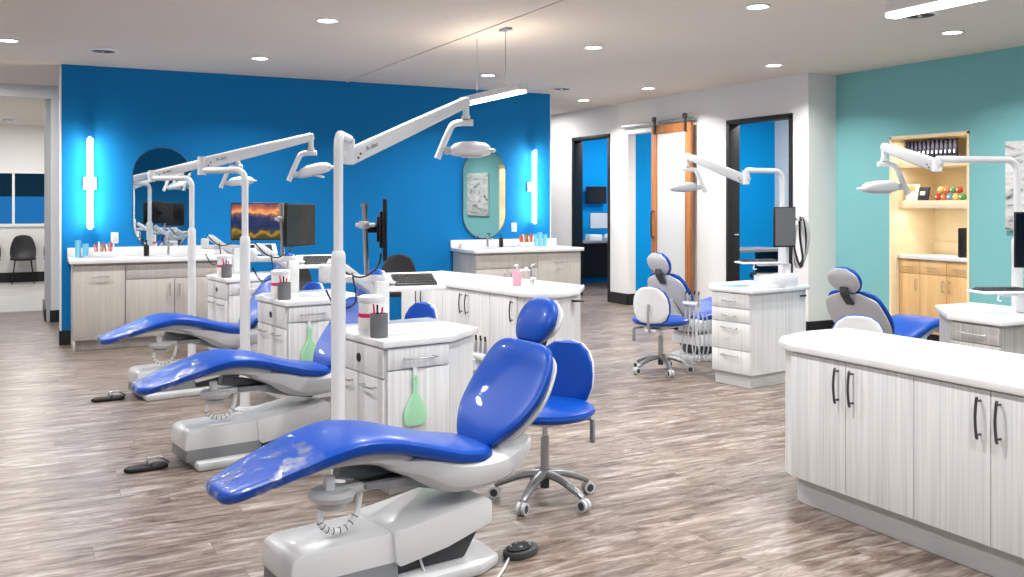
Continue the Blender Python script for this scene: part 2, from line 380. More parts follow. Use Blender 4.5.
MB().m('brushed_metal').box((-.012, -.78, -.02), (.012, .78, .02), .004).build('rail', parent=tr)
for y in (-.7, -.1, .35, .7): MB().m('dark_metal').tube([(0, y, 0), (.05, y, 0)], .015).build('standoff', parent=tr)

# ================================================================ lights on the ceiling
def arealight(name, loc, power, size, sy=None, shape='DISK', rot=(0, 0, 0), col=(1, .975, .95), parent=None, spread=180):
    l = bpy.data.lights.new(name, 'AREA'); l.energy = power; l.shape = shape; l.size = size
    if sy: l.size_y = sy
    l.color = col; l.spread = R(spread)
    o = bpy.data.objects.new(name, l); C0.objects.link(o); o.location = loc; o.rotation_euler = rot
    if parent: o.parent = parent
    return o
def downlight(x, y, label, power=40):
    t = thing('downlight', label, 'ceiling light', (x, y, CH), 0, 'round recessed ceiling downlights')
    MB().m('white_trim').lathe([(.085, 0), (.09, -.006), (.085, -.01), (.072, -.008), (.07, 0)], n=32).build('trim_ring', parent=t)
    MB().m('lens_glow').lathe([(0, -.004), (.07, -.004), (.07, -.002), (0, -.002)], n=32).build('lens', parent=t)
    arealight('lamp', (0, 0, -.03), power, .13, parent=t, spread=140)
NL = {(-.14, 8.85): 'round downlight at far left of the ceiling, left of the round grille',
      (1.98, 6.79): 'round downlight large in the upper left ceiling above the middle chair',
      (1.94, 8.87): 'round downlight in front of the blue wall, above the left sink mirror side',
      (4.35, 8.94): 'round downlight beside the hanging cables of the far linear lamp',
      (4.38, 6.9): 'round downlight in the middle ceiling, right of the hanging linear lamp',
      (4.47, 4.94): 'round downlight cut near the top edge of the picture right of centre',
      (6.52, 4.98): 'round downlight above the teal wall, below the near linear lamp',
      (6.53, 6.99): 'round downlight near the corner of white and teal walls',
      (6.53, 9.09): 'round downlight in front of the sliding wooden door',
      (6.54, 10.55): 'smallest round downlight, near the end of the blue wall'}
for (x, y), lb in NL.items(): downlight(x, y, lb)
# lamps of the same grid outside the picture: they light the hall
for x in (-.14, 2, 4.4, 6.53):
    for y in (-1.2, .9, 2.95):
        arealight('lamp', (x, y, CH-.03), 36, .13, spread=140)
for x, y in ((-.14, 4.95), (2, 4.95), (-.14, 6.9)): arealight('lamp', (x, y, CH-.03), 36, .13, spread=140)
arealight('lamp', (-.9, 11.3, CH-.03), 30, .3)  # off-grid fill without a fitting, lifts the dull passage header and wall
for x, y in ((.0, 14.8), (0, 17), (-1.5, 16), (-.9, 11.1)): arealight('lamp', (x, y, CH-.03), 42, .3)  # waiting area lights; the last one adds to the passage fill
for x, y in ((8.7, 9.2), (9.0, 12.6), (8.4, 11.6), (8.2, 8.2), (3.5, 11.3), (6.5, 12.4)): arealight('lamp', (x, y, CH-.03), 40, .4, col=(1, .98, .96))
arealight('lamp', (7.72, 6.1, 2.0), 4, .08, .7, 'RECTANGLE', col=(1, .9, .74))  # added alcove fill below its top, no fitting there
arealight('lamp', (7.80, 6.1, 1.33), 3, .08, .7, 'RECTANGLE', col=(1, .9, .74))  # added fill under the lower shelf, brightens the alcove worktop
arealight('lamp', (7.80, 6.1, 1.73), 1.5, .08, .7, 'RECTANGLE', col=(1, .9, .74))  # added fill under the upper shelf, no fitting there
def vent(x, y, label, r=.13):
    t = thing('ceiling_vent', label, 'ceiling vent', (x, y, CH), 0, 'round ceiling air vents')
    MB().m('white_trim').lathe([(r, 0), (r, -.008), (r*.8, -.016), (r*.75, 0)], n=28).build('rim', parent=t)
    MB().m('vent_dark').lathe([(0, -.012), (r*.78, -.012), (r*.78, -.004), (0, -.004)], n=28).build('grille', parent=t)
    MB().m('white_trim').lathe([(0, -.02), (r*.12, -.02), (r*.12, -.01), (0, -.01)], n=12).build('centre_knob', parent=t)
vent(.6, 9.04, 'round air vent in the ceiling above the left wall lamp')
vent(5.62, 9.56, 'round air vent in the ceiling near the right end of the blue wall')
vent(5.69, 4.61, 'round air vent in the ceiling next to the near linear lamp')
vent(-.28, 17.3, 'small dark round air vent in the ceiling of the waiting area')
def linear(x, y0, y1, z, label):
    t = thing('linear_lamp', label, 'pendant lamp', (x, (y0+y1)/2, z), 0, 'suspended linear lamps'); h = (y1-y0)/2
    MB().m('white_plastic').box((-.035, -h, .0), (.035, h, .05), .004).build('housing', parent=t)
    MB().m('linear_glow').box((-.034, -h+.002, -.022), (.034, h-.002, 0), .008).build('diffuser', parent=t)
    for y in (-.26, .26): MB().m('brushed_metal').tube([(0, y, .045), (0, y, CH-z)], .003, 6).build('cable', parent=t)
    MB().m('brushed_metal').box((-.03, -.32, CH-z-.02), (.03, -.2, CH-z), .003).build('canopy', parent=t)
    arealight('lamp', (0, 0, -.04), 36, .06, 2*h, 'RECTANGLE', parent=t)
    arealight('uplight', (0, 0, .09), 5, .06, 2*h, 'RECTANGLE', rot=(R(180), 0, 0), col=(1, .84, .7), parent=t)
linear(3.3, 6.18, 7.28, 2.24, 'hanging linear lamp on two cables behind the nearest light arm')
linear(3.42, 1.9, 2.93, 2.24, 'hanging linear lamp cut by the top right edge of the picture')
# ---- wall lamps
def sconce(x, label):
    t = thing('wall_lamp', label, 'wall lamp', (x, 10.15, 1.585), 0, 'vertical bar wall lamps')
    MB().m('white_plastic').box((-.06, -.03, -.06), (.06, 0, .06), .004).box((-.035, -.075, -.01), (.035, -.03, .01), .002).build('wall_plate', parent=t)
    MB().m('sconce_glow').tube([(0, -.085, -.44), (0, -.085, .44)], .028, 16).build('light_tube', parent=t)
    for z in (-.445, .445): MB().m('chrome').lathe([(0, -.008), (.03, -.008), (.03, .008), (0, .008)], (0, -.085, z), 16).build('end_cap', parent=t)
    l = arealight('lamp', (0, -.05, 0), 3.5, .9, .03, 'RECTANGLE', (R(-90), R(90), 0), parent=t)   # towards the wall
    l2 = arealight('lamp', (0, -.125, 0), 16, .9, .05, 'RECTANGLE', (R(90), R(90), 0), col=(1, .86, .7), parent=t)
sconce(.55, 'bright vertical bar lamp on the blue wall left of the left mirror')
sconce(5.53, 'bright vertical bar lamp on the blue wall right of the right mirror')
# ---- mirrors (pill shaped)
def mirror(x, z0, z1, hw, label, yaw=0):
    t = thing('wall_mirror', label, 'mirror', (x, 10.15, (z0+z1)/2), 0, 'pill shaped wall mirrors'); h = (z1-z0)/2
    def pill(hw_, h_, n=20):
        p = []
        for k in range(n+1): a = math.pi*k/n; p.append((hw_*math.cos(a), h_-hw_+hw_*math.sin(a)))
        for k in range(n+1): a = math.pi+math.pi*k/n; p.append((hw_*math.cos(a), -h_+hw_+hw_*math.sin(a)))
        return p
    MB().m('mirror_edge').prism([(a, -.012, b) for a, b in pill(hw, h)], (0, .012, 0)).build('frame', parent=t)
    t.rotation_euler.z = yaw; t.location.y -= .01*(yaw != 0)
    MB().m('mirror_glass').prism([(a, -.016, b) for a, b in pill(hw-.008, h-.008)], (0, .004, 0)).build('glass', parent=t)
mirror(1.23, .9, 1.96, .285, 'tall rounded mirror above the left sink on the blue wall')
mirror(4.88, .96, 2.04, .29, 'tall rounded mirror above the right sink reflecting the teal wall', R(1.6))
def outlet(x, z, label):
    t = thing('wall_outlet', label, 'outlet', (x, 10.15, z))
    MB().m('white_plastic').box((-.035, -.008, -.055), (.035, 0, .055), .003).build('cover_plate', parent=t)
    MB().m('light_grey_plastic').box((-.016, -.012, -.035), (.016, -.006, .035), .002).build('insert', parent=t)
outlet(.78, 1.04, 'white wall outlet between the left wall lamp and left mirror')
outlet(5.29, 1.09, 'white wall outlet between the right mirror and right wall lamp')

# ================================================================ handles
def pull(mb, a, b, out, r=.006, bow=.008, mt='brushed_metal'):
    """bar pull from a to b standing off along out"""
    a = Vector(a); b = Vector(b); out = Vector(out); d = (b-a).normalized()
    mb.m(mt); mid = (a+b)/2
    mb.tube([a-d*.014+out*.8, a+out, mid+out+out.normalized()*bow, b+out, b+d*.014+out*.8], r, 8, 5)
    mb.tube([a, a+out], r*.8, 8).tube([b, b+out], r*.8, 8)
    return mb
# ================================================================ wall counters
def basin_tap(root_label, loc, rotz, group='chrome sink taps'):
    t = thing('tap', root_label, 'tap', loc, rotz)
    MB().m('chrome').tube([(0, 0, 0), (0, 0, .12)], .013, 12).build('body', parent=t)
    MB().m('chrome').tube([(0, 0, .11), (0, -.03, .125), (0, -.09, .115), (0, -.105, .095)], .009, 10, 4).build('spout', parent=t)
    MB().m('chrome').tube([(0, .0, .12), (0, .01, .15), (0, .035, .165)], .006, 8).build('lever', parent=t)
    return t
def bottle(label, loc, h=.13, r=.026, m_='black_plastic', pump='black_plastic', name='soap_dispenser', group=None):
    t = thing(name, label, 'soap dispenser', loc, 0, group)
    MB().m(m_).lathe([(0, 0), (r, 0), (r, h*.62), (r*.8, h*.72), (r*.4, h*.76), (r*.4, h*.82), (0, h*.82)], n=20).build('bottle', parent=t)
    MB().m(pump).tube([(0, 0, h*.8), (0, 0, h)], .005, 8).tube([(0, 0, h), (-.03, -.01, h)], .006, 8).lathe([(0, h*.98), (.011, h*.98), (.011, h*1.05), (0, h*1.05)], n=12).build('pump', parent=t)
    return t
def cup(label, loc, h=.1, r=.03, group=None):
    return tag(MB().m('cup_blue').lathe([(0, 0), (r*.8, 0), (r, h), (r*1.06, h), (r*.92, h-.004), (0, h-.006)], n=20).build('paper_cup', loc=loc), label, 'cup', group)
def wall_counter(x0, x1, yf, label_c, label_t, sections, side):
    y1 = 10.13; zt = .86
    t = thing('base_cabinet', label_c, 'cabinet', ((x0+x1)/2, (yf+y1)/2, 0)); ox, oy = (x0+x1)/2, (yf+y1)/2
    def bx(mb, a, b, bev=.001): return mb.box((a[0]-ox, a[1]-oy, a[2]), (b[0]-ox, b[1]-oy, b[2]), bev)
    bx(bx(MB().m('greige_laminate'), (x0, yf+.02, .1), (x1, y1, zt-.04)), (x0, yf+.0, .0), (x0+.018, y1, .1)).build('carcass', parent=t)
    bx(MB().m('greige_laminate'), (x0+.02, yf+.07, 0), (x1-.02, y1, .1)).build('plinth', parent=t)
    for kind, a, b, z0, z1, h in sections:
        p = bx(MB().m('greige_laminate'), (a+.003, yf, z0+.003), (b-.003, yf+.02, z1-.003), .0015).build('door' if kind != 'drawer' else 'drawer', parent=t)
        if h:
            (hx0, hz0), (hx1, hz1) = h
            pull(MB(), (hx0-ox, yf-oy, hz0), (hx1-ox, yf-oy, hz1), (0, -.022, 0), .005, .004).build('handle', parent=p)
    c = thing('worktop', label_t, 'worktop', (ox, oy, zt-.04))
    MB().m('quartz').box((x0-.03-ox, yf-.03-oy, 0), (x1+.03-ox, y1+.015-oy, .04), .004).build('slab', parent=c)
    MB().m('quartz').box((x0-.03-ox, y1-.005-oy, .04), (x1+.03-ox, y1+.018-oy, .13), .003).build('backsplash', parent=c)
    return c
wall_counter(.38, 1.92, 9.62, 'greige laminate wall cabinet under the left mirror with towel flap', 'white quartz worktop with backsplash under the left mirror', [
    ('door', .38, .835, .1, .8, ((.56, .7), (.68, .7))),
    ('panel', .835, 1.92, .66, .8, None), ('door', .835, 1.28, .1, .66, ((1.235, .5), (1.235, .6))), ('door', 1.28, 1.60, .1, .66, ((1.325, .5), (1.325, .6))), ('door', 1.6, 1.92, .1, .66, None)], 'l')
wall_counter(4.47, 5.85, 9.5, 'greige laminate wall cabinet under the right mirror beside the doorway', 'white quartz worktop with backsplash under the right mirror', [
    ('panel', 4.47, 5.27, .64, .8, None), ('door', 4.47, 4.87, .1, .64, ((4.83, .48), (4.83, .58))), ('door', 4.87, 5.27, .1, .64, ((4.91, .48), (4.91, .58))), ('door', 5.27, 5.85, .1, .8, ((5.48, .7), (5.6, .7)))], 'r')
for k, (x, y, lb) in enumerate(((.44, 10.0, 'tall light blue paper cup stack, leftmost on the left worktop'), (.505, 9.97, 'short light blue paper cup stack beside the tooth brush rack'))):
    cup(lb, (x, y, .86), .17-.035*k, .03, 'light blue cup stacks on the left worktop')
def rack(x, y, label, gl, word):
    t = thing('tray', 'patterned paper lined tray on the %s worktop' % word, 'tray', (x, y, .86))
    MB().m('check_paper').box((-.15, -.07, 0), (.13, .06, .012), .004).build('liner', parent=t)
    t = thing('supply_rack', label, 'rack', (x+.02, y+.0, .872))
    MB().m('clear_plastic').box((-.1, -.035, 0), (.1, .035, .045), .004).build('box', parent=t)
    cols = ['orange', 'red', 'paper_white', 'orange', 'green', 'red', 'paper_white', 'orange', 'red', 'paper_white']
    for i, c in enumerate(cols):
        MB().m(c).box((-.08+i*.018, -.02, .02), (-.068+i*.018, .02, .115+.012*(i % 3)), .002, rot=rotm('Y', -12+5*(i % 5))).build('packet', parent=t)
rack(.64, 9.93, 'clear rack of orange and white packets on the left worktop', '', 'left')
bottle('matte black soap dispenser beside the left sink tap', (1.06, 9.98, .86), .15)
bottle('matte black soap dispenser beside the right sink tap', (5.03, 9.98, .86), .15)
basin_tap('chrome tap at the left sink under the mirror', (1.27, 10.0, .86), 0)
basin_tap('chrome tap at the right sink under the mirror', (4.86, 10.0, .86), 0)
for x, w_ in ((1.27, 'left'), (4.86, 'right')):
    tag(MB().m('light_grey_plastic').lathe([(.17, .0), (.175, .004), (.16, .003), (.155, .001), (0, .0008)], n=30, mtx=Matrix.Diagonal((1, .7, 1))).build('sink', loc=(x, 9.83, .86)), 'oval undermount sink basin in the %s wall worktop' % w_, 'sink')
tag(MB().m('paper_white').box((-.13, -.05, 0), (.13, .05, .03), .006).box((-.125, -.048, .031), (.125, .048, .055), .006).build('paper_towels', loc=(1.58, 9.98, .86)), 'flat white stack of paper towels right of the left sink', 'paper towels')
tag(MB().m('paper_white').box((-.11, -.05, 0), (.11, .05, .03), .006).box((-.1, -.048, .031), (.105, .048, .05), .006).build('paper_towels', loc=(4.6, 9.98, .86)), 'flat white stack of paper towels left of the right sink', 'paper towels')
rack(5.32, 9.93, 'clear rack of orange and white packets on the right worktop', '', 'right')
for k, (x, lb) in enumerate(((5.49, 'light blue paper cup stack, left one on the right worktop'), (5.56, 'light blue paper cup stack, middle one on the right worktop'), (5.63, 'light blue paper cup stack, right one on the right worktop'))):
    cup(lb, (x, 9.98, .86), (.15, .17, .14)[k], .03, 'light blue cup stacks on the right worktop')

# ================================================================ dental chair
def dental_chair(label, loc, rotz, seat_lift=0, back_a=None, film=True):
    t = thing('dental_chair', label, 'dental chair', loc, rotz, 'blue dental chairs')
    dz = seat_lift
    # base
    b = MB()
    b.m('mid_grey_plastic').prism([(-.505, -.135, .04), (-.50, -.135, .12), (-.1, -.135, .12), (-.1, -.135, .04)], (0, .27, 0), .006)
    b.m('white_plastic').prism([(-.515, -.14, .10), (-.505, -.14, .19), (-.47, -.14, .207), (-.12, -.14, .215), (-.1, -.14, .10)], (0, .28, 0), .014)
    b.build('base', parent=t)
    MB().m('light_grey_plastic').poly([(-.46, -.2), (.22, -.2), (.33, -.15), (.35, 0), (.33, .15), (.22, .2), (-.46, .2)], 0, .045, .012).build('foot_plate', parent=t)
    MB().m('white_plastic').prism([(-.12, -.155, .11), (-.13, -.155, .218), (-.04, -.155, .228), (.27, -.155, .272+dz*.5), (.30, -.155, .255+dz*.5), (.30, -.155, .17+dz*.5), (.1, -.155, .115), (-.1, -.155, .085)], (0, .32, 0), .012).build('lift_cover', parent=t)
    MB().m('dark_grey_plastic').prism([(-.12, -.11, .045), (-.12, -.11, .12), (.26, -.11, .2), (.27, -.11, .15), (.2, -.11, .045)], (0, .22, 0), .01).build('lift_arm', parent=t)
    # cushion support shell
    zz = dz
    sh = MB()
    sh.m('light_grey_plastic').loft([(-.16, .46+zz, .1, .004), (-.12, .455+zz, .155, .03), (.0, .43+zz, .185, .055), (.12, .385+zz, .2, .075), (.26, .375+zz, .2, .068), (.36, .39+zz, .195, .058), (.44, .43+zz, .18, .04), (.485, .475+zz, .15, .01)], pw=.6)
    sh.build('seat_shell', parent=t)
    MB().m('light_grey_plastic').loft([(-.56, .44+zz, .06, .003), (-.5, .465+zz, .12, .012), (-.36, .50+zz, .15, .028), (-.2, .5+zz, .16, .04), (-.06, .455+zz, .16, .045), (.02, .42+zz, .13, .02)], pw=.6).build('leg_shell', parent=t)
    MB().m('mid_grey_plastic').tube([(-.28, 0, .43+zz), (-.1, 0, .385+zz), (.1, 0, .33+zz), (.25, 0, .30+zz)], .03, 10, 4).box((-.22, -.12, .375+zz), (-.06, .12, .395+zz), .005).build('pivot_arm', parent=t)
    a = MB().m('light_grey_plastic').lathe([(0, 0), (.075, 0), (.085, .02), (.07, .035), (0, .035)], (-.33, -.07, .355+zz), 24)
    a.box((-.33, -.1, .365+zz), (-.05, -.03, .395+zz), .012).lathe([(0, 0), (.05, 0), (.055, .022), (0, .022)], (-.33, -.07, .325+zz), 20)
    a.build('tray_arm', parent=t)
    MB().m('white_plastic').box((-.36, -.09, .39+zz), (-.325, -.055, .44+zz), .004).build('bracket_post', parent=t)
    hc = MB().m('clear_plastic')
    pts = [Vector((-.37, -.07, .33+zz)), Vector((-.375, -.07, .28+zz)), Vector((-.34, -.075, .245)), Vector((-.28, -.075, .245)), Vector((-.235, -.07, .29+zz)), Vector((-.22, -.07, .36+zz))]
    hc.tube(pts, .011, 10, 5); hc.m('dark_grey_plastic')
    cp = cat([tuple(p) for p in pts], 5)
    for i in range(5, 20, 2):
        d = (Vector(cp[i+1])-Vector(cp[i-1])).normalized()*.0015
        hc.tube([Vector(cp[i])-d, Vector(cp[i])+d], .0125, 10)
    hc.build('hose', parent=t)
    # seat cushion with raised knee
    seat = [(-.73, .42, .05, .004), (-.72, .423, .09, .019), (-.69, .433, .122, .027), (-.6, .46, .15, .03), (-.48, .497, .178, .033), (-.36, .53, .195, .036), (-.25, .545, .2, .037), (-.12, .528, .2, .037),
            (.02, .488, .2, .037), (.14, .452, .198, .037), (.24, .435, .185, .037), (.30, .43, .15, .03), (.33, .428, .08, .006)]
    MB().m('blue_vinyl').loft([(x, z+zz, w, h) for x, z, w, h in seat], 28, .62).build('seat_cushion', parent=t)
    if film:
        MB().m('clear_film').loft([(-.734, .42+zz, .055, .005), (-.723, .424+zz, .094, .022), (-.69, .434+zz, .126, .030), (-.6, .461+zz, .154, .033), (-.48, .498+zz, .181, .036), (-.40, .522+zz, .19, .038)], 28, .62).build('toe_cover', parent=t)
    # back
    bx0, bz0 = .33, .47+zz
    A = R(54 if back_a is None else back_a); ca, sa = math.cos(A), math.sin(A)
    def bk(s, n=0): return (bx0+ca*s+sa*n, bz0+sa*s-ca*n)      # s along the back, n away from the patient
    def lo(pts, name, mt, pw=.62):
        return MB().m(mt).loft([(*bk(s, n), w, h) for s, n, w, h in pts], 28, pw).build(name, parent=t)
    lo([(-.04, .0, .05, .004), (-.03, 0, .11, .016), (.02, -.004, .16, .02), (.1, -.0, .215, .021), (.2, .006, .24, .021), (.3, .004, .232, .021), (.38, -.006, .20, .02), (.42, -.01, .15, .014), (.432, -.011, .06, .004)], 'backrest', 'blue_vinyl', .5)
    lo([(-.025, .028, .06, .004), (.03, .03, .175, .014), (.1, .034, .215, .018), (.2, .04, .236, .018), (.3, .036, .228, .016), (.38, .024, .195, .012), (.43, .012, .08, .004)], 'backrest_shell', 'light_grey_plastic')
    p0 = bk(.06, .055); p1 = bk(-.02, .08)
    MB().m('light_grey_plastic').loft([(*bk(.2, .065), .05, .012), (*bk(.08, .075), .07, .022), (*bk(-.04, .075), .085, .03), (bx0+.06, .43+zz, .09, .03)], 20, .6).build('back_support', parent=t)
    MB().m('dark_grey_plastic').loft([(*bk(.36, .05), .035, .008), (*bk(.46, .055), .035, .012), (*bk(.5, .03), .03, .012)], 12, .7).build('headrest_bracket', parent=t)
    hA = A+R(8); hx, hz = bk(.452, -.01); hc_, hs_ = math.cos(hA), math.sin(hA)
    def hk(s, n=0): return (hx+hc_*s+hs_*n, hz+hs_*s-hc_*n)
    MB().m('blue_vinyl').loft([(*hk(s, n), w, h) for s, n, w, h in [(-.02, 0, .04, .004), (-.012, 0, .08, .018), (.035, 0, .11, .026), (.08, 0, .12, .028), (.13, 0, .106, .026), (.165, 0, .07, .018), (.177, 0, .03, .004)]], 28, .75).build('headrest', parent=t)
    MB().m('light_grey_plastic').loft([(*hk(s, n), w, h) for s, n, w, h in [(-.012, .026, .06, .006), (.035, .03, .112, .014), (.085, .032, .124, .016), (.135, .03, .11, .012), (.178, .022, .05, .004)]], 28, .75).build('headrest_shell', parent=t)
    return t
ROT = R(8)
CHAIRS = [(1.27, 3.33), (1.215, 5.3), (1.17, 7.25)]
ch1 = dental_chair('blue dental chair in the foreground, nearest to the viewer', (*CHAIRS[0], 0), ROT)
dup(ch1, (*CHAIRS[1], 0), ROT, 'blue dental chair in the middle of the left row of three')
dup(ch1, (*CHAIRS[2], 0), ROT, 'blue dental chair farthest back in the left row, before the left sink cabinet')
dental_chair('blue dental chair seen from behind, in front of the sliding wooden door', (5.48, 6.71, 0), R(188), -.06, 58, False)
dental_chair('blue dental chair in front of the teal wall, half hidden by the near island', (5.72, 4.82, 0), R(188), -.04, 52, False)

# ================================================================ foot pedals
def foot_control(loc, rotz, label, cord):
    t = thing('foot_pedal', label, 'foot pedal', loc, rotz)
    MB().m('dark_grey_plastic').poly([(.085*math.cos(a)+.0, .055*math.sin(a)) for a in [2*math.pi*k/20 for k in range(20)]], 0, .03, .008).build('body', parent=t)
    MB().m('rubber').lathe([(0, .03), (.05, .03), (.05, .036), (0, .038)], (-.01, 0, 0), 18, Matrix.Diagonal((1.2, .8, 1))).build('disc', parent=t)
    for x, y in ((-.04, .02), (0, .03), (.04, .015), (-.02, -.02), (.03, -.02)): MB().m('mid_grey_plastic').lathe([(0, .03), (.008, .03), (.006, .044), (0, .045)], (x, y, 0), 10).build('button', parent=t)
    if cord: MB().m('cable_grey').tube(cord, .005, 8, 5).build('cord', parent=t)
    return t
foot_control((1.74, 3.28, 0), R(20), 'dark foot pedal with grey cord beside the nearest chair base', [(-.08, -.01, .01), (-.2, -.08, .006), (-.33, -.13, .006), (-.42, -.02, .006), (-.44, .06, .02), (-.45, .1, .1)])
def toe_pedal(loc, label):
    t = thing('foot_pedal', label, 'foot pedal', loc, ROT)
    MB().m('rubber').poly([(-.11, -.04), (.05, -.055), (.09, -.03), (.09, .03), (.04, .05), (-.1, .04), (-.13, 0)], 0, .022, .007).build('body', parent=t)
    MB().m('brushed_metal').tube([(.1, .0, .02), (.06, 0, .05), (0, 0, .055), (-.02, 0, .03)], .006, 8, 4).tube([(-.0, -.03, .03), (-.0, .03, .05)], .012, 10).build('lever', parent=t)
for (x, y), w_ in zip(CHAIRS, ('nearest', 'middle', 'farthest')):
    toe_pedal((x-.645, y-.07, 0), 'black lever foot pedal at the foot of the %s left row chair' % w_)

# ================================================================ stools
def stool(label, loc, rotz):
    t = thing('operator_stool', label, 'stool', loc, rotz, 'blue wheeled operator stools')
    for k in range(5):
        a = R(41+72*k); c, s = math.cos(a), math.sin(a)
        MB().m('leg_metal').tube([(.02*c, .02*s, .125), (.1*c, .1*s, .115), (.2*c, .2*s, .078), (.235*c, .235*s, .06)], [.027, .016], 10, 4, flat=.75).build('leg', parent=t)
        w = MB().m('light_grey_plastic').tube([(.235*c, .235*s, .065), (.235*c, .235*s, .04)], .008, 8)
        ax = Vector((-s, c, 0)); p = Vector((.24*c, .24*s, .028))
        w.m('light_grey_plastic').tube([p-ax*.02, p-ax*.004], .028, 18).tube([p+ax*.004, p+ax*.02], .028, 18)
        w.m('dark_grey_plastic').tube([p-ax*.022, p-ax*.018], .018, 14).tube([p+ax*.018, p+ax*.022], .018, 14)
        w.build('caster', parent=t)
    MB().m('dark_grey_plastic').tube([(0, 0, .06), (0, 0, .14)], .022, 16).m('brushed_metal').tube([(0, 0, .13), (0, 0, .3)], .02, 16).m('chrome').tube([(0, 0, .3), (0, 0, .37)], .014, 16).build('gas_column', parent=t)
    MB().m('light_grey_plastic').lathe([(0, .365), (.1, .365), (.16, .385), (.175, .4), (0, .4)], n=28).box((.0, -.05, .35), (.24, .05, .372), .006).build('seat_pan', parent=t)
    MB().m('blue_vinyl').lathe([(0, .393), (.18, .393), (.222, .403), (.238, .422), (.232, .44), (.205, .453), (.09, .456), (0, .452)], n=36, mtx=Matrix.Diagonal((.98, 1, 1))).build('seat', parent=t)
    # back: bowed oval pad; grows along z
    def pad(x0, sc, th, mt, name):
        rings = []
        for z, w in [(.44, .04), (.446, .09), (.47, .13), (.53, .155), (.59, .158), (.65, .148), (.70, .12), (.732, .075), (.742, .02)]:
            zc = .57+(z-.59)*sc; w = w*sc; tt = th*(.25 if w < .03 else .8 if w < .07 else 1)
            ring = []
            for k in range(20):
                a = 2*math.pi*k/20; yy = w*math.copysign(abs(math.cos(a))**.7, math.cos(a)); xx = tt*math.copysign(abs(math.sin(a))**.7, math.sin(a))
                ring.append(Vector((x0+xx-yy*yy*1.2+(z-.5)*.12, yy, zc)))
            rings.append(ring)
        mb = MB().m(mt); mb.rings(rings); return mb.build(name, parent=t)
    pad(.205, 1, .02, 'blue_vinyl', 'backrest'); pad(.232, .97, .014, 'white_plastic', 'backrest_shell')
    MB().m('brushed_metal').tube([(.2, 0, .36), (.262, 0, .38), (.275, 0, .5), (.262, 0, .58)], .012, 8, 4, flat=.6).build('back_bar', parent=t)
    MB().m('mid_grey_plastic').tube([(.12, -.1, .375), (.15, -.17, .37)], .008, 8).box((.14, -.185, .26), (.16, -.165, .37), .003).build('lever', parent=t)
    MB().m('dark_grey_plastic').tube([(0, 0, .36), (-.07, .1, .355)], .006, 8).lathe([(0, -.01), (.016, -.01), (.016, .01), (0, .01)], (-.075, .108, .355), 12).build('height_lever', parent=t)
    return t
s1 = stool('blue wheeled stool beside the nearest dental chair', (2.16, 3.83, 0), R(31))
dup(s1, (2.17, 5.82, 0), R(20), 'blue wheeled stool behind the nearest equipment cabinet')
dup(s1, (1.95, 7.75, 0), R(20), 'blue wheeled stool at the farthest left row chair')
dup(s1, (4.64, 6.28, 0), R(212), 'blue wheeled stool with white back shell near the sliding wooden door')
dup(s1, (4.60, 4.2, 0), R(225), 'blue wheeled stool with white back shell behind the near island')

# ================================================================ equipment cabinets (left row)
CAB = [(1.48, 4.16), (1.5, 6.12), (1.5, 8.16)]
def inset(pts, d):
    cx = sum(p[0] for p in pts)/len(pts); cy = sum(p[1] for p in pts)/len(pts); out = []; n = len(pts)
    for i in range(n):
        p0 = Vector(pts[i-1]); p1 = Vector(pts[i]); p2 = Vector(pts[(i+1) % n])
        e1 = (p1-p0).normalized(); e2 = (p2-p1).normalized()
        n1 = Vector((-e1.y, e1.x)); n2 = Vector((-e2.y, e2.x)); k = (n1+n2); k = k/(1+n1.dot(n2))
        out.append(tuple(p1+k*d))
    return out
def equipment_cabinet(label, loc):
    t = thing('equipment_cabinet', label, 'cabinet', loc, ROT, 'white equipment cabinets between the left row chairs')
    top = [(0, 0), (.38, 0), (.65, .18), (.65, .7), (.12, .7), (0, .55)]
    MB().m('quartz').poly(top, .713, .745, .004).build('worktop', parent=t)
    body = inset(top, .025)
    MB().m('laminate').poly(body, .08, .713).build('carcass', parent=t)
    MB().m('plinth_grey').poly(inset(top, .07), 0, .08).build('plinth', parent=t)
    yf = .025
    dr = MB().m('laminate').box((.03, yf-.014, .605), (.367, yf, .706), .002).build('drawer', parent=t)
    pull(MB(), (.115, yf-.014, .655), (.275, yf-.014, .655), (0, -.028, 0), .005).build('handle', parent=dr)
    MB().m('laminate').box((.03, yf-.014, .085), (.367, yf, .598), .002).build('door', parent=t)
    xf = .025
    pn = MB().m('laminate').box((xf-.014, .03, .565), (xf, .53, .706), .002).build('panel', parent=t)
    MB().m('black_plastic').lathe([(0, -.002), (.022, -.002), (.022, .002), (0, .002)], (xf-.015, .28, .635), 24, rotm('Y', 90)).build('cable_port', parent=pn)
    for y0, y1 in ((.03, .278), (.283, .53)):
        d = MB().m('laminate').box((xf-.014, y0, .085), (xf, y1, .558), .002).build('door', parent=t)
        yc = (y0+y1)/2
        pull(MB(), (xf-.014, yc-.06, .515), (xf-.014, yc+.06, .515), (-.028, 0, 0), .005).build('handle', parent=d)
    return t
cb = equipment_cabinet('white striped cabinet beside the nearest dental chair, mint hand mirror on its front', (*CAB[0], 0))
dup(cb, (*CAB[1], 0), None, 'white striped cabinet in the middle of the left row, beside the middle chair')
dup(cb, (*CAB[2], 0), None, 'white striped cabinet farthest back in the left row')
def cabw(i, x, y, z=0):
    c, s = math.cos(ROT), math.sin(ROT); return (CAB[i][0]+c*x-s*y, CAB[i][1]+s*x+c*y, z)
WD = ('nearest', 'middle', 'farthest')
t = thing('hand_mirror', 'mint green hand mirror hanging on the nearest left row cabinet', 'hand mirror', cabw(0, .17, .004, .33), ROT, 'mint hand mirrors')
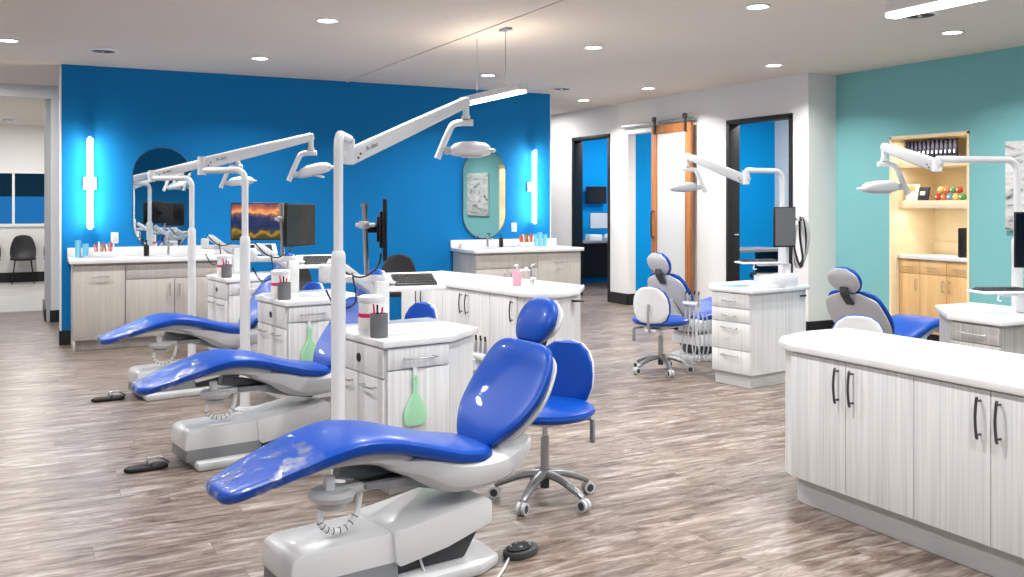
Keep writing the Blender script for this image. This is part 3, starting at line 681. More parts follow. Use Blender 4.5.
pr = [(-.012, .2), (-.012, .16), (-.03, .13), (-.055, .09), (-.062, .05), (-.06, .02), (-.045, .004), (0, 0), (.045, .004), (.06, .02), (.062, .05), (.055, .09), (.03, .13), (.012, .16), (.012, .2), (.016, .23), (.01, .245), (-.01, .245), (-.016, .23)]
MB().m('mint').prism([(x, -.01, z) for x, z in pr], (0, .008, 0), .002).build('paddle', parent=t)
MB().m('white_plastic').box((-.01, -.006, .225), (.01, .006, .28), .003).tube([(0, -.006, .235), (0, -.02, .232), (0, -.02, .245)], .003, 6).build('hook', parent=t)
for i in (1, 2): dup(t, cabw(i, .17, .004, .33), None, 'mint green hand mirror hanging on the %s left row cabinet' % WD[i])
t = thing('pen_cup', 'grey pen cup with pink pens on the nearest left row cabinet', 'pen cup', cabw(0, .055, .15, .745), 0, 'grey pen cups')
MB().m('pen_cup_grey').lathe([(0, 0), (.042, 0), (.044, .01), (.044, .115), (.038, .115), (.038, .02), (0, .02)], n=24).build('cup', parent=t)
for k, (x, y, c) in enumerate([(-.012, .01, 'pink'), (.008, -.005, 'pink'), (.0, .015, 'black_plastic'), (-.02, -.01, 'pink')]):
    MB().m(c).tube([(x, y, .03), (x*1.7, y*1.7, .135+.01*k)], .005, 8).build('pen', parent=t)
for i in (1, 2): dup(t, cabw(i, .055, .15, .745), None, 'grey pen cup with pink pens on the %s left row cabinet' % WD[i])
t = thing('wipes_canister', 'clear and white wipes canister on the nearest left row cabinet', 'canister', cabw(0, .085, .29, .745), 0, 'wipes canisters')
MB().m('clear_plastic').lathe([(0, 0), (.062, 0), (.064, .01), (.064, .16), (0, .16)], n=28).build('canister', parent=t)
MB().m('white_plastic').lathe([(0, .16), (.066, .16), (.068, .165), (.066, .185), (.05, .192), (0, .192)], n=28).build('lid', parent=t)
MB().m('paper_white').lathe([(.0645, .03), (.0652, .03), (.0652, .1), (.0645, .1)], n=28).m('pink').lathe([(.065, .085), (.0657, .085), (.0657, .105), (.065, .105)], n=28).build('wrapper', parent=t)
for i in (1, 2): dup(t, cabw(i, .085, .29, .745), None, 'clear and white wipes canister on the %s left row cabinet' % WD[i])
# ---- equipment arm with monitor post and keyboard tray, described in world axes for bay 1
def rel(p, i=0): return Vector(p)-Vector((CAB[0][0], CAB[0][1], 0))
t = thing('equipment_stand', 'white swing arm with monitor post and keyboard tray over the nearest cabinet', 'equipment stand', (CAB[0][0], CAB[0][1], 0), 0, 'white equipment arms')
def bar(mb, a, b, w, h, bev=.006):
    """box bar from a to b, w horizontal width, h height"""
    a = Vector(a); b = Vector(b); d = (b-a); l = d.length; d.normalize()
    s_ = d.cross(UP).normalized(); u_ = s_.cross(d)
    r_ = Matrix((d, s_, u_)).transposed()
    mb.box((-l/2, -w/2, -h/2), (l/2, w/2, h/2), bev, at_=Matrix.Translation((a+b)/2) @ r_.to_4x4()); return mb
c0 = rel(at(381, 280, 5.05)); cz = c0.copy(); cz.z = .745
bar(MB().m('white_plastic'), cz+Vector((0, .0005, 0)), Vector((c0.x, c0.y, .975)), .075, .075, .01).build('column', parent=t)
l0 = rel(at(326, 277, 5.05))
bar(MB().m('white_plastic'), Vector((c0.x+.03, c0.y, .985)), Vector((l0.x, l0.y, .985)), .07, .04, .012).build('swing_arm', parent=t)
bar(MB().m('white_plastic'), l0+Vector((-.03, 0, .02)), l0+Vector((.03, 0, .02)), .1, .1, .014).build('junction_block', parent=t)
bar(MB().m('white_plastic'), rel(at(331, 260, 5.15)), rel(at(374, 292, 5.3)), .1, .05, .014).build('spring_arm', parent=t)
pb = rel(at(367, 280, 5.08)); pt = rel(at(364.5, 207, 5.1))
p = MB().m('brushed_metal').tube([pb, pt], .014, 14).lathe([(0, 0), (.02, 0), (.02, .02), (0, .02)], tuple(pt), 14).build('monitor_post', parent=t)
k = rel(at(364, 225, 5.1))
MB().m('light_grey_plastic').box(k-Vector((.025, .025, .02)), k+Vector((.025, .025, .02)), .006).tube([k-RT*.045, k+RT*.06], .012, 10).build('clamp', parent=p)
tc_ = rel(at(414, 281, 5.2))
tm = Matrix.Translation(tc_) @ Matrix.Rotation(-.12, 4, 'Z') @ Matrix.Rotation(R(24), 4, 'X')
MB().m('white_plastic').box((-.16, -.1, -.008), (.16, .1, .004), .004, at_=tm).box((-.16, -.105, -.006), (.16, -.095, .012), .003, at_=tm).build('keyboard_tray', parent=t)
bar(MB().m('white_plastic'), Vector((c0.x, c0.y, .985)), tc_+Vector((-.1, 0, -.014)), .04, .02, .005).build('tray_arm', parent=t)
MB().m('cable_black').tube([rel(at(330, 257, 5.0)), rel(at(345, 272, 5.0)), rel(at(362, 277, 4.95)), rel(at(377, 268, 5.0)), rel(at(381, 254, 5.1))], .005, 8, 6).tube([rel(at(352, 273, 5.0)), rel(at(356, 300, 4.95)), rel(at(346, 308, 5.0)), rel(at(335, 306, 5.1)), rel(at(326, 290, 5.1))], .005, 8, 6).build('cable', parent=t)
EA = t
dup(EA, (*CAB[1], 0), None, 'white swing arm with monitor post and keyboard tray over the middle cabinet')
e3 = dup(EA, (*CAB[2], 0), None, 'white swing arm with keyboard tray and no monitor over the farthest cabinet')
for o_ in [x for x in bpy.data.objects if x.parent == e3 and x.name.startswith('monitor_post')]:
    for q_ in [x for x in bpy.data.objects if x.parent == o_]: bpy.data.objects.remove(q_)
    bpy.data.objects.remove(o_)
kb = thing('keyboard', 'black computer keyboard on the tray over the nearest cabinet', 'keyboard', (Vector((CAB[0][0], CAB[0][1], 0))+tc_+Vector((0, 0, .004))), -.12, 'black keyboards')
kb.rotation_euler.x = R(24)
MB().m('dark_grey_plastic').box((-.12, -.06, 0), (.12, .06, .012), .003).build('body', parent=kb)
kk = MB().m('black_plastic')
for r_ in range(4):
    for q in range(12): kk.box((-.112+q*.0188, -.05+r_*.026, .012), (-.112+q*.0188+.015, -.05+r_*.026+.021, .017), .001, 1)
kk.build('keys', parent=kb)
for i in (1, 2): dup(kb, kb.location+Vector((CAB[i][0]-CAB[0][0], CAB[i][1]-CAB[0][1], 0)), None, 'black computer keyboard on the tray over the %s cabinet' % WD[i])
def monitor(label, loc, rotz, w, h, screen, name='monitor', back=False):
    """front faces local -y"""
    t = thing(name, label, 'monitor', loc, rotz)
    MB().m('black_plastic').box((-w/2, -.008, -h/2), (w/2, .012, h/2), .004).box((-w*.28, .012, -h*.3), (w*.28, .03, h*.3), .006).build('housing', parent=t)
    MB().m(screen).box((-w/2+.008, -.011, -h/2+.012), (w/2-.008, -.0079, h/2-.008)).build('screen', parent=t)
    MB().m('black_plastic').box((-.05, .03, -.07), (.05, .045, .07), .004).box((-.02, .045, -.02), (.02, .1, .02), .004).build('mount', parent=t)
    return t
ray1 = math.atan2(at(385, 229, 5).y, at(385, 229, 5).x)
m1 = at(385, 229, 5.15)
monitor('thin black monitor seen edge-on above the nearest cabinet', m1, ray1, .5, .33, 'black_screen')
m2 = at(260, 221.5, 7.0)
monitor('monitor with a sunset mountain picture above the middle cabinet', m2, R(-24), .43, .28, 'picture_screen')
m3_ = at(300, 225, 6.85)
monitor('dark monitor turned away, right of the sunset picture monitor', m3_, R(32), .31, .31, 'grey_screen')
# instrument holder at the right flank of the nearest cabinets
def instruments(label, loc, rotz, n=3):
    t = thing('instrument_holder', label, 'instrument holder', loc, rotz)
    MB().m('white_plastic').box((-.07, -.04, .56), (.07, .03, .585), .006).box((-.03, .0, .5), (.03, .07, .56), .006).build('bracket', parent=t)
    for k in range(n):
        x = -.045+.045*k
        MB().m('brushed_metal').tube([(x, -.02, .55), (x, -.025, .65)], [.01, .007], 10).m('black_plastic').tube([(x, -.025, .645), (x+.012, -.03, .675)], .006, 8).build('handpiece', parent=t)
        MB().m('light_grey_plastic').tube([(x, -.02, .55), (x-.01, -.03, .35), (x+.02*k-.03, -.05, .12+.03*k), (x+.04, .0, .07+.02*k), (x+.06, .03, .25), (x+.02, .05, .5)], .006, 8, 5).build('hose', parent=t)
instruments('white holder with instruments and hoses right of the nearest cabinet', cabw(0, .72, .3), ROT+R(90))
instruments('white holder with instruments and long hoses left of the right drawer cabinet', (4.82, 6.1, 0), R(-80), 4)

# ================================================================ treatment lights
def treatment_light(label, pole, ztop, pivot, tip, side, drop=.0, am='white_plastic'):
    """pole: plan position; tube bends from the pole top to the pivot; arm pivot->tip; side = +-1 which way the crank swings"""
    t = thing('treatment_light', label, 'dental light', (pole[0], pole[1], 0), 0, 'pole mounted treatment lights')
    o = Vector((pole[0], pole[1], 0)); pv = Vector(pivot)-o; tp = Vector(tip)-o
    MB().m('white_plastic').tube([(0, 0, 0), (0, 0, 1.14)], .034, 18).lathe([(.034, 1.13), (.034, 1.15), (.027, 1.17), (0, 1.17)], n=18).build('pole', parent=t)
    MB().m('light_grey_plastic').lathe([(0, 0), (.07, 0), (.07, .015), (.04, .03), (0, .03)], n=24).build('base_flange', parent=t)
    h = Vector((pv.x, pv.y, 0)); hl = h.length; hn = h.normalized()
    up = [Vector((0, 0, 1.15)), Vector((0, 0, ztop-.12)), Vector((0, 0, ztop-.07))]
    for k in range(1, 7):
        a = R(90*k/6); up.append(Vector((0, 0, ztop-.07))+hn*(.07*(1-math.cos(a)))+UP*(.07*math.sin(a)))
    up.append(Vector((pv.x, pv.y, ztop)))
    MB().m('white_plastic').tube(up, .022, 16).build('gooseneck', parent=t)
    MB().m('white_plastic').tube([Vector((pv.x, pv.y, ztop-.03)), Vector((pv.x, pv.y, ztop+.0)), Vector((pv.x, pv.y, pv.z+.05 if pv.z > ztop else pv.z-.035))], .03, 16).build('joint', parent=t)
    ar = MB().m(am); d = (tp-pv).normalized()
    s_ = d.cross(UP).normalized(); n_ = s_.cross(d)
    rg = []
    for p_, hw, hh in [(pv-d*.03, .02, .03), (pv, .026, .044), (pv+(tp-pv)*.5, .024, .039), (tp, .02, .03), (tp+d*.02, .012, .02)]:
        rg.append([p_+s_*(hw*math.copysign(abs(math.cos(a))**.5, math.cos(a)))+n_*(hh*math.copysign(abs(math.sin(a))**.5, math.sin(a))) for a in [2*math.pi*k/20 for k in range(20)]])
    arm = ar.rings(rg).build('spring_arm', parent=t)
    MB().m('dark_grey_plastic').tube([pv+d*.055-s_*.027-n_*.006, pv+d*.055+s_*.027-n_*.006], .006, 10).tube([pv+d*.035-s_*.027-n_*.02, pv+d*.035+s_*.027-n_*.02], .006, 10).build('screw', parent=arm)
    if side < 0:      # maker's lettering on the arm
        cu = bpy.data.curves.new('lettering', 'FONT'); cu.body = 'A-dec'; cu.size = .032; cu.extrude = .0006; cu.shear = .2
        tmp = bpy.data.objects.new('lettering', cu); C0.objects.link(tmp); dg = bpy.context.evaluated_depsgraph_get()
        me = bpy.data.meshes.new_from_object(tmp.evaluated_get(dg)); bpy.data.objects.remove(tmp); bpy.data.curves.remove(cu)
        me.materials.clear(); me.materials.append(M['dark_grey_plastic'])
        o_ = bpy.data.objects.new('lettering', me); C0.objects.link(o_); o_.parent = arm
        mx_ = Matrix((d, n_, s_)).transposed().to_4x4(); mx_.translation = pv+d*.09-n_*.006+s_*.0262; o_.matrix_local = mx_
    e = RT*side
    j0 = tp-UP*.02
    MB().m('white_plastic').tube([j0, j0-UP*.075], .018, 14).tube([j0-UP*.055, j0-UP*.075], .024, 14).build('tip_joint', parent=t)
    j1 = j0-UP*.095
    cr_ = MB().m('white_plastic')
    pa = [j1-e*.04, j1+e*.02, j1+e*.07-UP*.01, j1+e*.1-UP*.06, j1+e*.16-UP*.2]
    cr_.tube(pa, [.022, .022, .022, .022, .018][0], 12, 4, flat=.85); cr_.build('yoke_arm', parent=t)
    hc = j1-e*.0-UP*.165; q = j1+e*.12-UP*.155
    MB().m('light_grey_plastic').tube([q, q-e*.05], .022, 12).build('swivel', parent=t)
    # lamp head: shallow shell along -e
    f_ = FW
    rg = []
    for s, w, hh, dz_ in [(-.005, .02, .012, 0), (.0, .05, .024, 0), (.02, .07, .034, .004), (.06, .085, .04, .008), (.13, .088, .042, .008), (.185, .08, .036, .006), (.21, .065, .026, .002), (.22, .03, .012, 0)]:
        cc = q-e*(.04+s)+UP*(dz_+s*drop)
        rg.append([cc+f_*(w*math.copysign(abs(math.cos(a))**.6, math.cos(a)))+UP*(hh*math.copysign(abs(math.sin(a))**.6, math.sin(a))) for a in [2*math.pi*k/24 for k in range(24)]])
    hd = MB().m(am).rings(rg).build('lamp_head', parent=t)
    cc = q-e*.15+UP*(-.03+.11*drop)
    MB().m('light_grey_plastic').box((-.06, -.05, -.008), (.06, .05, .008), .006, at_=Matrix.Translation(cc) @ Matrix.Rotation(-YAW, 4, 'Z') @ Matrix.Rotation(-side*math.atan(drop), 4, 'Y')).build('lens', parent=hd)
    g = q-e*.275+UP*(.23*drop)
    MB().m('white_plastic').tube([q-e*.25+f_*.05+UP*.2*drop, g+f_*.06, g-f_*.06, q-e*.25-f_*.05+UP*.2*drop], .009, 8, 4).build('grip', parent=hd)
    return t
treatment_light('tall white treatment light of the nearest left row chair', (1.30, 4.28), 1.72, at(349, 157, 4.75), at(466, 102, 5.2), -1)
treatment_light('white treatment light of the middle left row chair, long arm to the right', (1.30, 6.40), 1.615, at(202, 164, 6.4), at(311, 137, 6.7), -1, .25)
treatment_light('white treatment light of the farthest left row chair', (1.28, 8.55), 1.61, at(152, 176, 8.3), at(238, 154, 8.7), -1, .1)
treatment_light('white treatment light with grey arm before the doorway and sliding door', (5.72, 6.02), 1.665, at(746, 180, 7.85), at(687, 156, 8.1), 1, -.05, 'light_grey_plastic')
treatment_light('white treatment light with grey arm in front of the teal alcove', (5.62, 3.82), 1.67, at(937, 166, 5.9), at(884, 147, 6.3), 1, -.05, 'light_grey_plastic')

# ================================================================ sink island (left, rear)
def island_door(mb_parent, p0, p1, z0, z1, hd, off=.014, hside=1, hlen=.13, mt='laminate', hm='dark_metal', vert=True, hz=None, name='door'):
    """door panel between plan points p0 and p1 (front is on the right hand side going p0->p1)"""
    p0 = Vector((*p0, 0)); p1 = Vector((*p1, 0)); d = (p1-p0).normalized(); nrm = Vector((d.y, -d.x, 0))
    a = p0+d*.002; b = p1-d*.002
    o = MB().m(mt).prism([a+UP*z0, b+UP*z0, b+UP*z1, a+UP*z1], nrm*off, .0015).build(name, parent=mb_parent)
    if hd is not None:
        zt = hz if hz else z1-.04
        if vert:
            hp = p0+(p1-p0)*hd+nrm*off
            pull(MB(), hp+UP*(zt-hlen), hp+UP*zt, nrm*.026, .0055, .006, hm).build('handle', parent=o)
        else:
            c = p0+(p1-p0)*hd+nrm*off
            pull(MB(), c-d*hlen/2+UP*zt, c+d*hlen/2+UP*zt, nrm*.026, .0055, .006, hm).build('handle', parent=o)
    return o
isl = [(3.15, 6.03), (3.22, 5.88), (3.36, 5.79), (3.5, 5.83), (3.66, 5.95), (3.9, 6.28), (3.52, 8.25), (2.9, 7.75)]
t = thing('sink_island', 'long white striped island with sink and rounded end before the blue wall', 'island')
MB().m('laminate').poly(inset(isl, .03), .09, .713).build('carcass', parent=t)
MB().m('plinth_grey').poly(inset(isl, .08), 0, .09).build('plinth', parent=t)
bi = inset(isl, .03); A_, B_ = Vector(bi[7]), Vector(bi[0])
pts = [A_+(B_-A_)*k for k in (0, .2, .4, .6, .8, 1.0)]
for k in range(5):
    island_door(t, tuple(pts[k]), tuple(pts[k+1]), .095, .705, .88 if k % 2 == 0 else .12, hlen=.13)
MB().m('black_plastic').box((3.56, 5.87, .665), (3.64, 5.93, .675), .002).build('vent_slot', parent=t)
tag(MB().m('quartz').poly(isl, .713, .745, .004).build('island_worktop'), 'white quartz worktop with rounded end on the sink island', 'worktop')
tag(MB().m('light_grey_plastic').lathe([(.16, .0), (.165, .004), (.15, .003), (.145, .001), (0, .0008)], n=30, mtx=Matrix.Diagonal((.8, 1, 1))).build('sink', loc=(3.42, 6.55, .745)), 'oval sink basin set into the sink island worktop', 'sink')
tp_ = basin_tap('chrome tap on the sink island beside the pink soap bottle', (3.55, 6.52, .745), R(-90)); 
bottle('pump bottle of pink soap on the sink island worktop', (*at(517, 280, 7.3)[:2], .745), .16, .036, 'pink_soap', 'white_plastic', 'soap_bottle')
t = thing('tap', 'small chrome sensor tap near the rounded end of the sink island', 'tap', (*at(533, 283, 7.2)[:2], .745))
MB().m('chrome').tube([(0, 0, 0), (0, 0, .06)], .011, 12).build('body', parent=t)
MB().m('chrome').lathe([(0, .06), (.02, .06), (.024, .075), (.018, .09), (0, .094)], n=16).build('knob', parent=t)
tag(MB().m('paper_white').box((-.12, -.05, 0), (.12, .05, .03), .006).build('paper_towels', loc=(3.3, 7.1, .745), rotz=R(-75)), 'flat white paper towel stack on the sink island', 'paper towels')

# ================================================================ near right island
isr = [(3.12, -.6), (3.12, 3.255), (3.15, 3.34), (3.27, 3.45), (3.5, 3.53), (3.8, 3.53), (3.8, -.6)]
isr = list(reversed(isr))
t = thing('cabinet_island', 'large white striped island cabinet in the right foreground', 'island')
MB().m('laminate').poly(inset(isr, .03), .13, .713).build('carcass', parent=t)
MB().m('plinth_grey').poly(inset(isr, .085), 0, .13).build('plinth', parent=t)
ys = [3.245, 2.92, 2.57, 2.235, 1.9, 1.56, 1.22, .88, .54, .2, -.14, -.5]
hp = {0: .88, 1: .12, 2: .88, 3: .12}
for k in range(len(ys)-1):
    island_door(t, (3.15, ys[k]), (3.15, ys[k+1]), .135, .705, .88 if k % 2 == 0 else .12, hlen=.125)
tag(MB().m('quartz').poly(isr, .713, .745, .005).build('island_worktop'), 'long white quartz worktop on the right foreground island', 'worktop')
t = thing('waste_chute', 'round flush waste chute lid in the right foreground worktop', 'waste chute', (3.58, 3.0, .745))
p_ = Vector(at(862, 336, 4.55)); t.location = (p_.x, p_.y, .745)
MB().m('light_grey_plastic').lathe([(0, 0), (.075, 0), (.078, .002), (.07, .004), (.066, .002), (0, .002)], n=30).build('ring', parent=t)

# ================================================================ right drawer cabinets
def drawer_cabinet(label, loc, rotz, top, mt, faces, rightface=None, slot=None):
    t = thing('drawer_cabinet', label, 'cabinet', loc, rotz)
    MB().m('quartz').poly(top, .713, .745, .004).build('worktop', parent=t)
    MB().m(mt).poly(inset(top, .025), .1, .713).build('carcass', parent=t)
    MB().m('plinth_grey' if mt == 'laminate' else mt).poly(inset(top, .05), 0, .1).build('plinth', parent=t)
    for p0, p1, z0, z1, hl in faces:
        island_door(t, p0, p1, z0, z1, .5, hlen=hl, mt=mt, hm='brushed_metal', vert=False, hz=(z1-.04 if z1-z0 > .12 else (z0+z1)/2), name='drawer')
    if slot: MB().m('black_plastic').box(slot[0], slot[1], .002).build('vent_slot', parent=t)
    return t
tp4 = [(0, 0), (.7, 0), (.7, .62), (.22, .62), (0, .42)]
ff = [((.025, .4), (.025, .03), .595, .705, .11), ((.025, .4), (.025, .03), .49, .59, .11), ((.025, .4), (.025, .03), .28, .485, .13), ((.025, .4), (.025, .03), .105, .275, .13)]
drawer_cabinet('white striped cabinet with four drawers beside the stool in mid room', (4.775, 5.34, 0), R(8.6), tp4, 'laminate', ff, slot=((.6, .012, .66), (.67, .026, .67)))
# grey drawer cabinet on the right edge: drawer face looks to the viewer's left
tp5 = [(0, 0), (.73, .0), (.73, .72), (.36, .715), (.01, .355)]
in5 = inset(tp5, .025)
drawer_cabinet('grey striped drawer cabinet at the right edge under the keyboard tray', (4.765, 3.325, 0), 0, tp5, 'grey_drawer_laminate',
               [(in5[4], in5[0], .60, .70, .14), (in5[4], in5[0], .36, .595, .14), (in5[4], in5[0], .105, .355, .14)])

# ---- monitor arms on the right cabinets
def desk_arm(label, base, kbd, mon):
    t = thing('equipment_stand', label, 'equipment stand', (base.x, base.y, .745), 0)
    k = Vector((kbd.x-base.x, kbd.y-base.y, kbd.z-.745)); m_ = Vector((mon.x-base.x, mon.y-base.y, mon.z-.745))
    MB().m('white_plastic').box((-.09, -.06, 0), (.06, .06, .1), .01).build('control_box', parent=t)
    MB().m('white_plastic').tube([(0, 0, .1), (0, 0, max(k.z-.02, .12))], .03, 14).tube([(0, 0, .09), (0, 0, m_.z)], .014, 12).build('post', parent=t)
    bar(MB().m('white_plastic'), (0, 0, k.z-.02), k-UP*.02, .05, .02).build('tray_arm', parent=t)
    pts = []
    MB().m('white_plastic').box((-.16, -.09, -.01), (.16, .09, .004), .01, at_=Matrix.Translation(k) @ Matrix.Rotation(-.35, 4, 'Z')).build('keyboard_tray', parent=t)
    MB().m('white_plastic').tube([k+Vector((-.08, -.05, -.01)), k+Vector((-.09, -.05, -.045)), k+Vector((-.06, -.05, -.05))], .005, 8, 4).build('tray_hook', parent=t)
    MB().m('light_grey_plastic').tube([m_-UP*.04, m_+FW*.0-UP*.04+RT*-.02], .016, 10).build('clamp', parent=t)
    kb_ = thing('keyboard', 'black keyboard on the tray of the %s' % label.split(' with ')[0], 'keyboard', (kbd.x, kbd.y, kbd.z+.004), -.35)
    MB().m('dark_grey_plastic').box((-.14, -.055, 0), (.14, .055, .012), .003).build('body', parent=kb_)
    q = MB().m('black_plastic')
    for r_ in range(4):
        for c in range(14): q.box((-.132+c*.0188, -.046+r_*.023, .012), (-.132+c*.0188+.015, -.046+r_*.023+.018, .017), .001, 1)
    q.build('keys', parent=kb_)
    return t
desk_arm('white arm on the four drawer cabinet with post and keyboard tray', at(787, 262, 7.3), at(758, 262, 7.2), at(787, 228, 7.3))
mat('silver_screen', (104, 104, 106), .2, coat=.3)
monitor('grey faced monitor in front of the dark doorway post', at(784.5, 227, 7.2), R(-10), .19, .31, 'silver_screen')
t = thing('cable_bundle', 'bundle of grey and black cables hanging right of the doorway monitor', 'cables', at(800, 240, 7.35))
for k in range(6):
    s_ = .02*(k-2.5)
    MB().m('cable_black' if k % 3 == 0 else 'cable_grey').tube([(-.04, s_, .16), (.02+s_*.5, 0, .17), (.05+s_, 0, .02), (.03+s_, s_, -.15-.02*(k % 3)), (-.03+s_*.4, s_, -.2), (-.06, 0, -.05), (-.03, 0, .12)], .009, 8, 6).build('cable', parent=t)
t = thing('supply_box', 'white open supply box on the four drawer cabinet', 'box', (*at(769, 279, 7.2)[:2], .745), R(-20))
MB().m('white_plastic').box((-.1, -.06, 0), (.1, .06, .09), .006).build('box', parent=t)
MB().m('paper_white').box((-.085, -.045, .088), (.085, .045, .1), .004).build('contents', parent=t)
tag(MB().m('sky_blue').box((-.09, -.06, 0), (.09, .06, .006), .002).build('paper_bib', loc=(*at(735, 279, 7.3)[:2], .7451), rotz=R(-10)), 'folded light blue paper bib on the four drawer cabinet', 'paper bib')
desk_arm('white arm at the right edge with post and keyboard tray', at(1034, 300, 5.55), at(1000, 291, 5.45), at(1034, 240, 5.55))
monitor('black monitor cut by the right edge of the picture', at(1042, 240, 5.5), R(-40), .3, .33, 'black_screen')
# ================================================================ maple cabinet with shelves in the alcove
t = thing('maple_cabinet', 'maple base cabinet with drawers inside the teal wall alcove', 'cabinet', (8.0, 6.105, 0))
MB().m('maple').box((-.23, -.42, .12), (.265, .42, .84), .001).build('carcass', parent=t)
MB().m('black_base').box((-.2, -.42, 0), (.265, .42, .12)).build('plinth', parent=t)
for k, (y0, y1) in enumerate(((-.42, -.125), (-.125, .175), (.175, .42))):
    d = MB().m('maple').box((-.25, y0+.003, .70), (-.23, y1-.003, .83), .0015).build('drawer', parent=t)
    yc = (y0+y1)/2; pull(MB(), (-.25, yc-.045, .765), (-.25, yc+.045, .765), (-.022, 0, 0), .004, .002).build('handle', parent=d)
    d = MB().m('maple').box((-.25, y0+.003, .125), (-.23, y1-.003, .695), .0015).build('door', parent=t)
    yh = (y1-.035) if k == 0 else (y0+.035) ; 
    pull(MB(), (-.25, yh, .55), (-.25, yh, .64), (-.022, 0, 0), .004, .002).build('handle', parent=d)
MB().m('quartz').box((-.27, -.423, .84), (.268, .423, .875), .003).build('worktop', parent=t)
for z, w_ in ((1.74, 'upper'), (1.34, 'lower')):
    tag(MB().m('cream_shelf').box((-.25, -.424, 0), (.265, .424, .075), .002).build('shelf', loc=(8.0, 6.105, z)), '%s cream wooden shelf inside the teal wall alcove' % w_, 'shelf')
for k in range(12):
    t = thing('bottle', 'dark bottle with a white mark in the row on the upper alcove shelf', 'bottle', (7.84, 6.49-k*.049, 1.815), 0, 'dark bottles on the upper alcove shelf')
    MB().m('navy').lathe([(0, 0), (.0215, 0), (.0225, .01), (.0225, .15), (.017, .158), (.017, .162), (.021, .163), (.021, .19), (0, .191)], n=14).build('body', parent=t)
    MB().m('paper_white').box((-.0235, -.009, .055), (-.019, .009, .085), .001).build('mark', parent=t)
t = thing('picture_card', 'white upright card on the lower alcove shelf', 'card', (7.82, 6.42, 1.416), R(8))
MB().m('paper_white').box((-.006, -.07, 0), (.006, .07, .16), .001, rot=rotm('Y', 10)).build('board', parent=t)
MB().m('yellow').box((-.012, -.03, .1), (-.008, .03, .15), .001, rot=rotm('Y', 10)).build('seal', parent=t)
t = thing('book', 'dark covered book standing on the lower alcove shelf', 'book', (7.81, 6.28, 1.416), R(-5))
MB().m('book_dark').box((-.012, -.06, 0), (.012, .06, .13), .002, rot=rotm('Y', 12)).build('cover', parent=t)
MB().m('paper_white').box((-.022, -.03, .05), (-.016, .03, .09), .001, rot=rotm('Y', 12)).build('cover_patch', parent=t)
cols = ['red', 'orange', 'sky_blue', 'yellow', 'green', 'yellow', 'orange', 'green', 'red']
CN = {'red': 'red', 'orange': 'orange', 'sky_blue': 'light blue', 'yellow': 'yellow', 'green': 'green'}
for k in range(9):
    row = 0 if k < 5 else 1; i = k if k < 5 else k-5
    t = thing('toy_ball', '%s ball in the %s row, number %s from the left' % (CN[cols[k]], 'bottom' if row == 0 else 'top', ('one', 'two', 'three', 'four', 'five')[i]), 'ball', (7.85, 6.15-i*.066-row*.033, 1.416+row*.066), 0, 'coloured balls on the lower alcove shelf')
    t['label'] = '%s ball on the lower alcove shelf, %s of the %s row' % (CN[cols[k]], ('leftmost', 'second from left', 'third from left', 'fourth from left', 'rightmost')[i], 'bottom' if row == 0 else 'top')
    MB().m(cols[k]).lathe([(.035*math.sin(math.pi*j/10), .035-.035*math.cos(math.pi*j/10)) for j in range(11)], n=16).build('ball', parent=t)
    MB().m('paper_white').tube([(-.036, 0, .036), (-.033, 0, .036)], .01, 10).build('spot', parent=t)
tag(MB().m('black_plastic').box((-.06, -.03, 0), (.06, .03, .28), .01).build('speaker', loc=(7.86, 5.87, .875)), 'black upright speaker on the alcove worktop right side', 'speaker')
tag(MB().m('cream_shelf').box((-.015, -.42, 0), (.0, .42, .12), .003).build('backsplash_board', loc=(8.265, 6.105, .875)), 'cream board behind the alcove worktop', 'board')
t = thing('wall_art', 'grey and white abstract painting hanging on the teal wall', 'painting', (7.65, 4.89, 1.54))
MB().m('white_trim').box((-.03, -.4, -.39), (0, .4, .39), .003).build('stretcher', parent=t)
MB().m('art_paint').box((-.034, -.398, -.388), (-.029, .398, .388), .001).build('canvas', parent=t)

# ================================================================ dark shell chairs
def shell_chair(label, loc, rotz):
    t = thing('shell_chair', label, 'chair', loc, rotz, 'black shell chairs')
    for sx, sy in ((1, 1), (1, -1), (-1, 1), (-1, -1)):
        MB().m('black_plastic').tube([(.12*sx, .12*sy, .4), (.17*sx, .17*sy, 0)], [.012, .008], 8).build('leg', parent=t)
    MB().m('black_seat').lathe([(0, .39), (.15, .395), (.2, .41), (.205, .43), (.17, .425), (0, .415)], n=28, mtx=Matrix.Diagonal((1, .98, 1))).build('seat', parent=t)
    rings = []
    for z, w, y in [(.42, .19, .12), (.5, .205, .19), (.6, .2, .205), (.7, .175, .215), (.78, .14, .22), (.81, .1, .222), (.825, .04, .223)]:
        ring = []
        for k in range(24):
            a = 2*math.pi*k/24; xx = w*math.cos(a); ring.append(Vector((xx, y-1.6*xx*xx+.012*math.sin(a), z)))
        rings.append(ring)
    mb = MB().m('black_seat'); mb.rings(rings); mb.build('backrest', parent=t)
    return t
w1 = shell_chair('black shell chair in the waiting area, the one seen whole', (-.06, 18.15, 0), R(0))
dup(w1, (-.6, 18.15, 0), R(0), 'black shell chair in the waiting area cut by the left picture edge')
dup(w1, (.46, 18.15, 0), R(0), 'black shell chair in the waiting area half hidden by the shaded passage wall')
dup(w1, (3.52, 9.45, 0), R(-25), 'black shell chair against the blue wall behind the sink island')
dup(w1, (2.55, 9.62, 0), R(20), 'black shell chair against the blue wall behind the middle monitor')

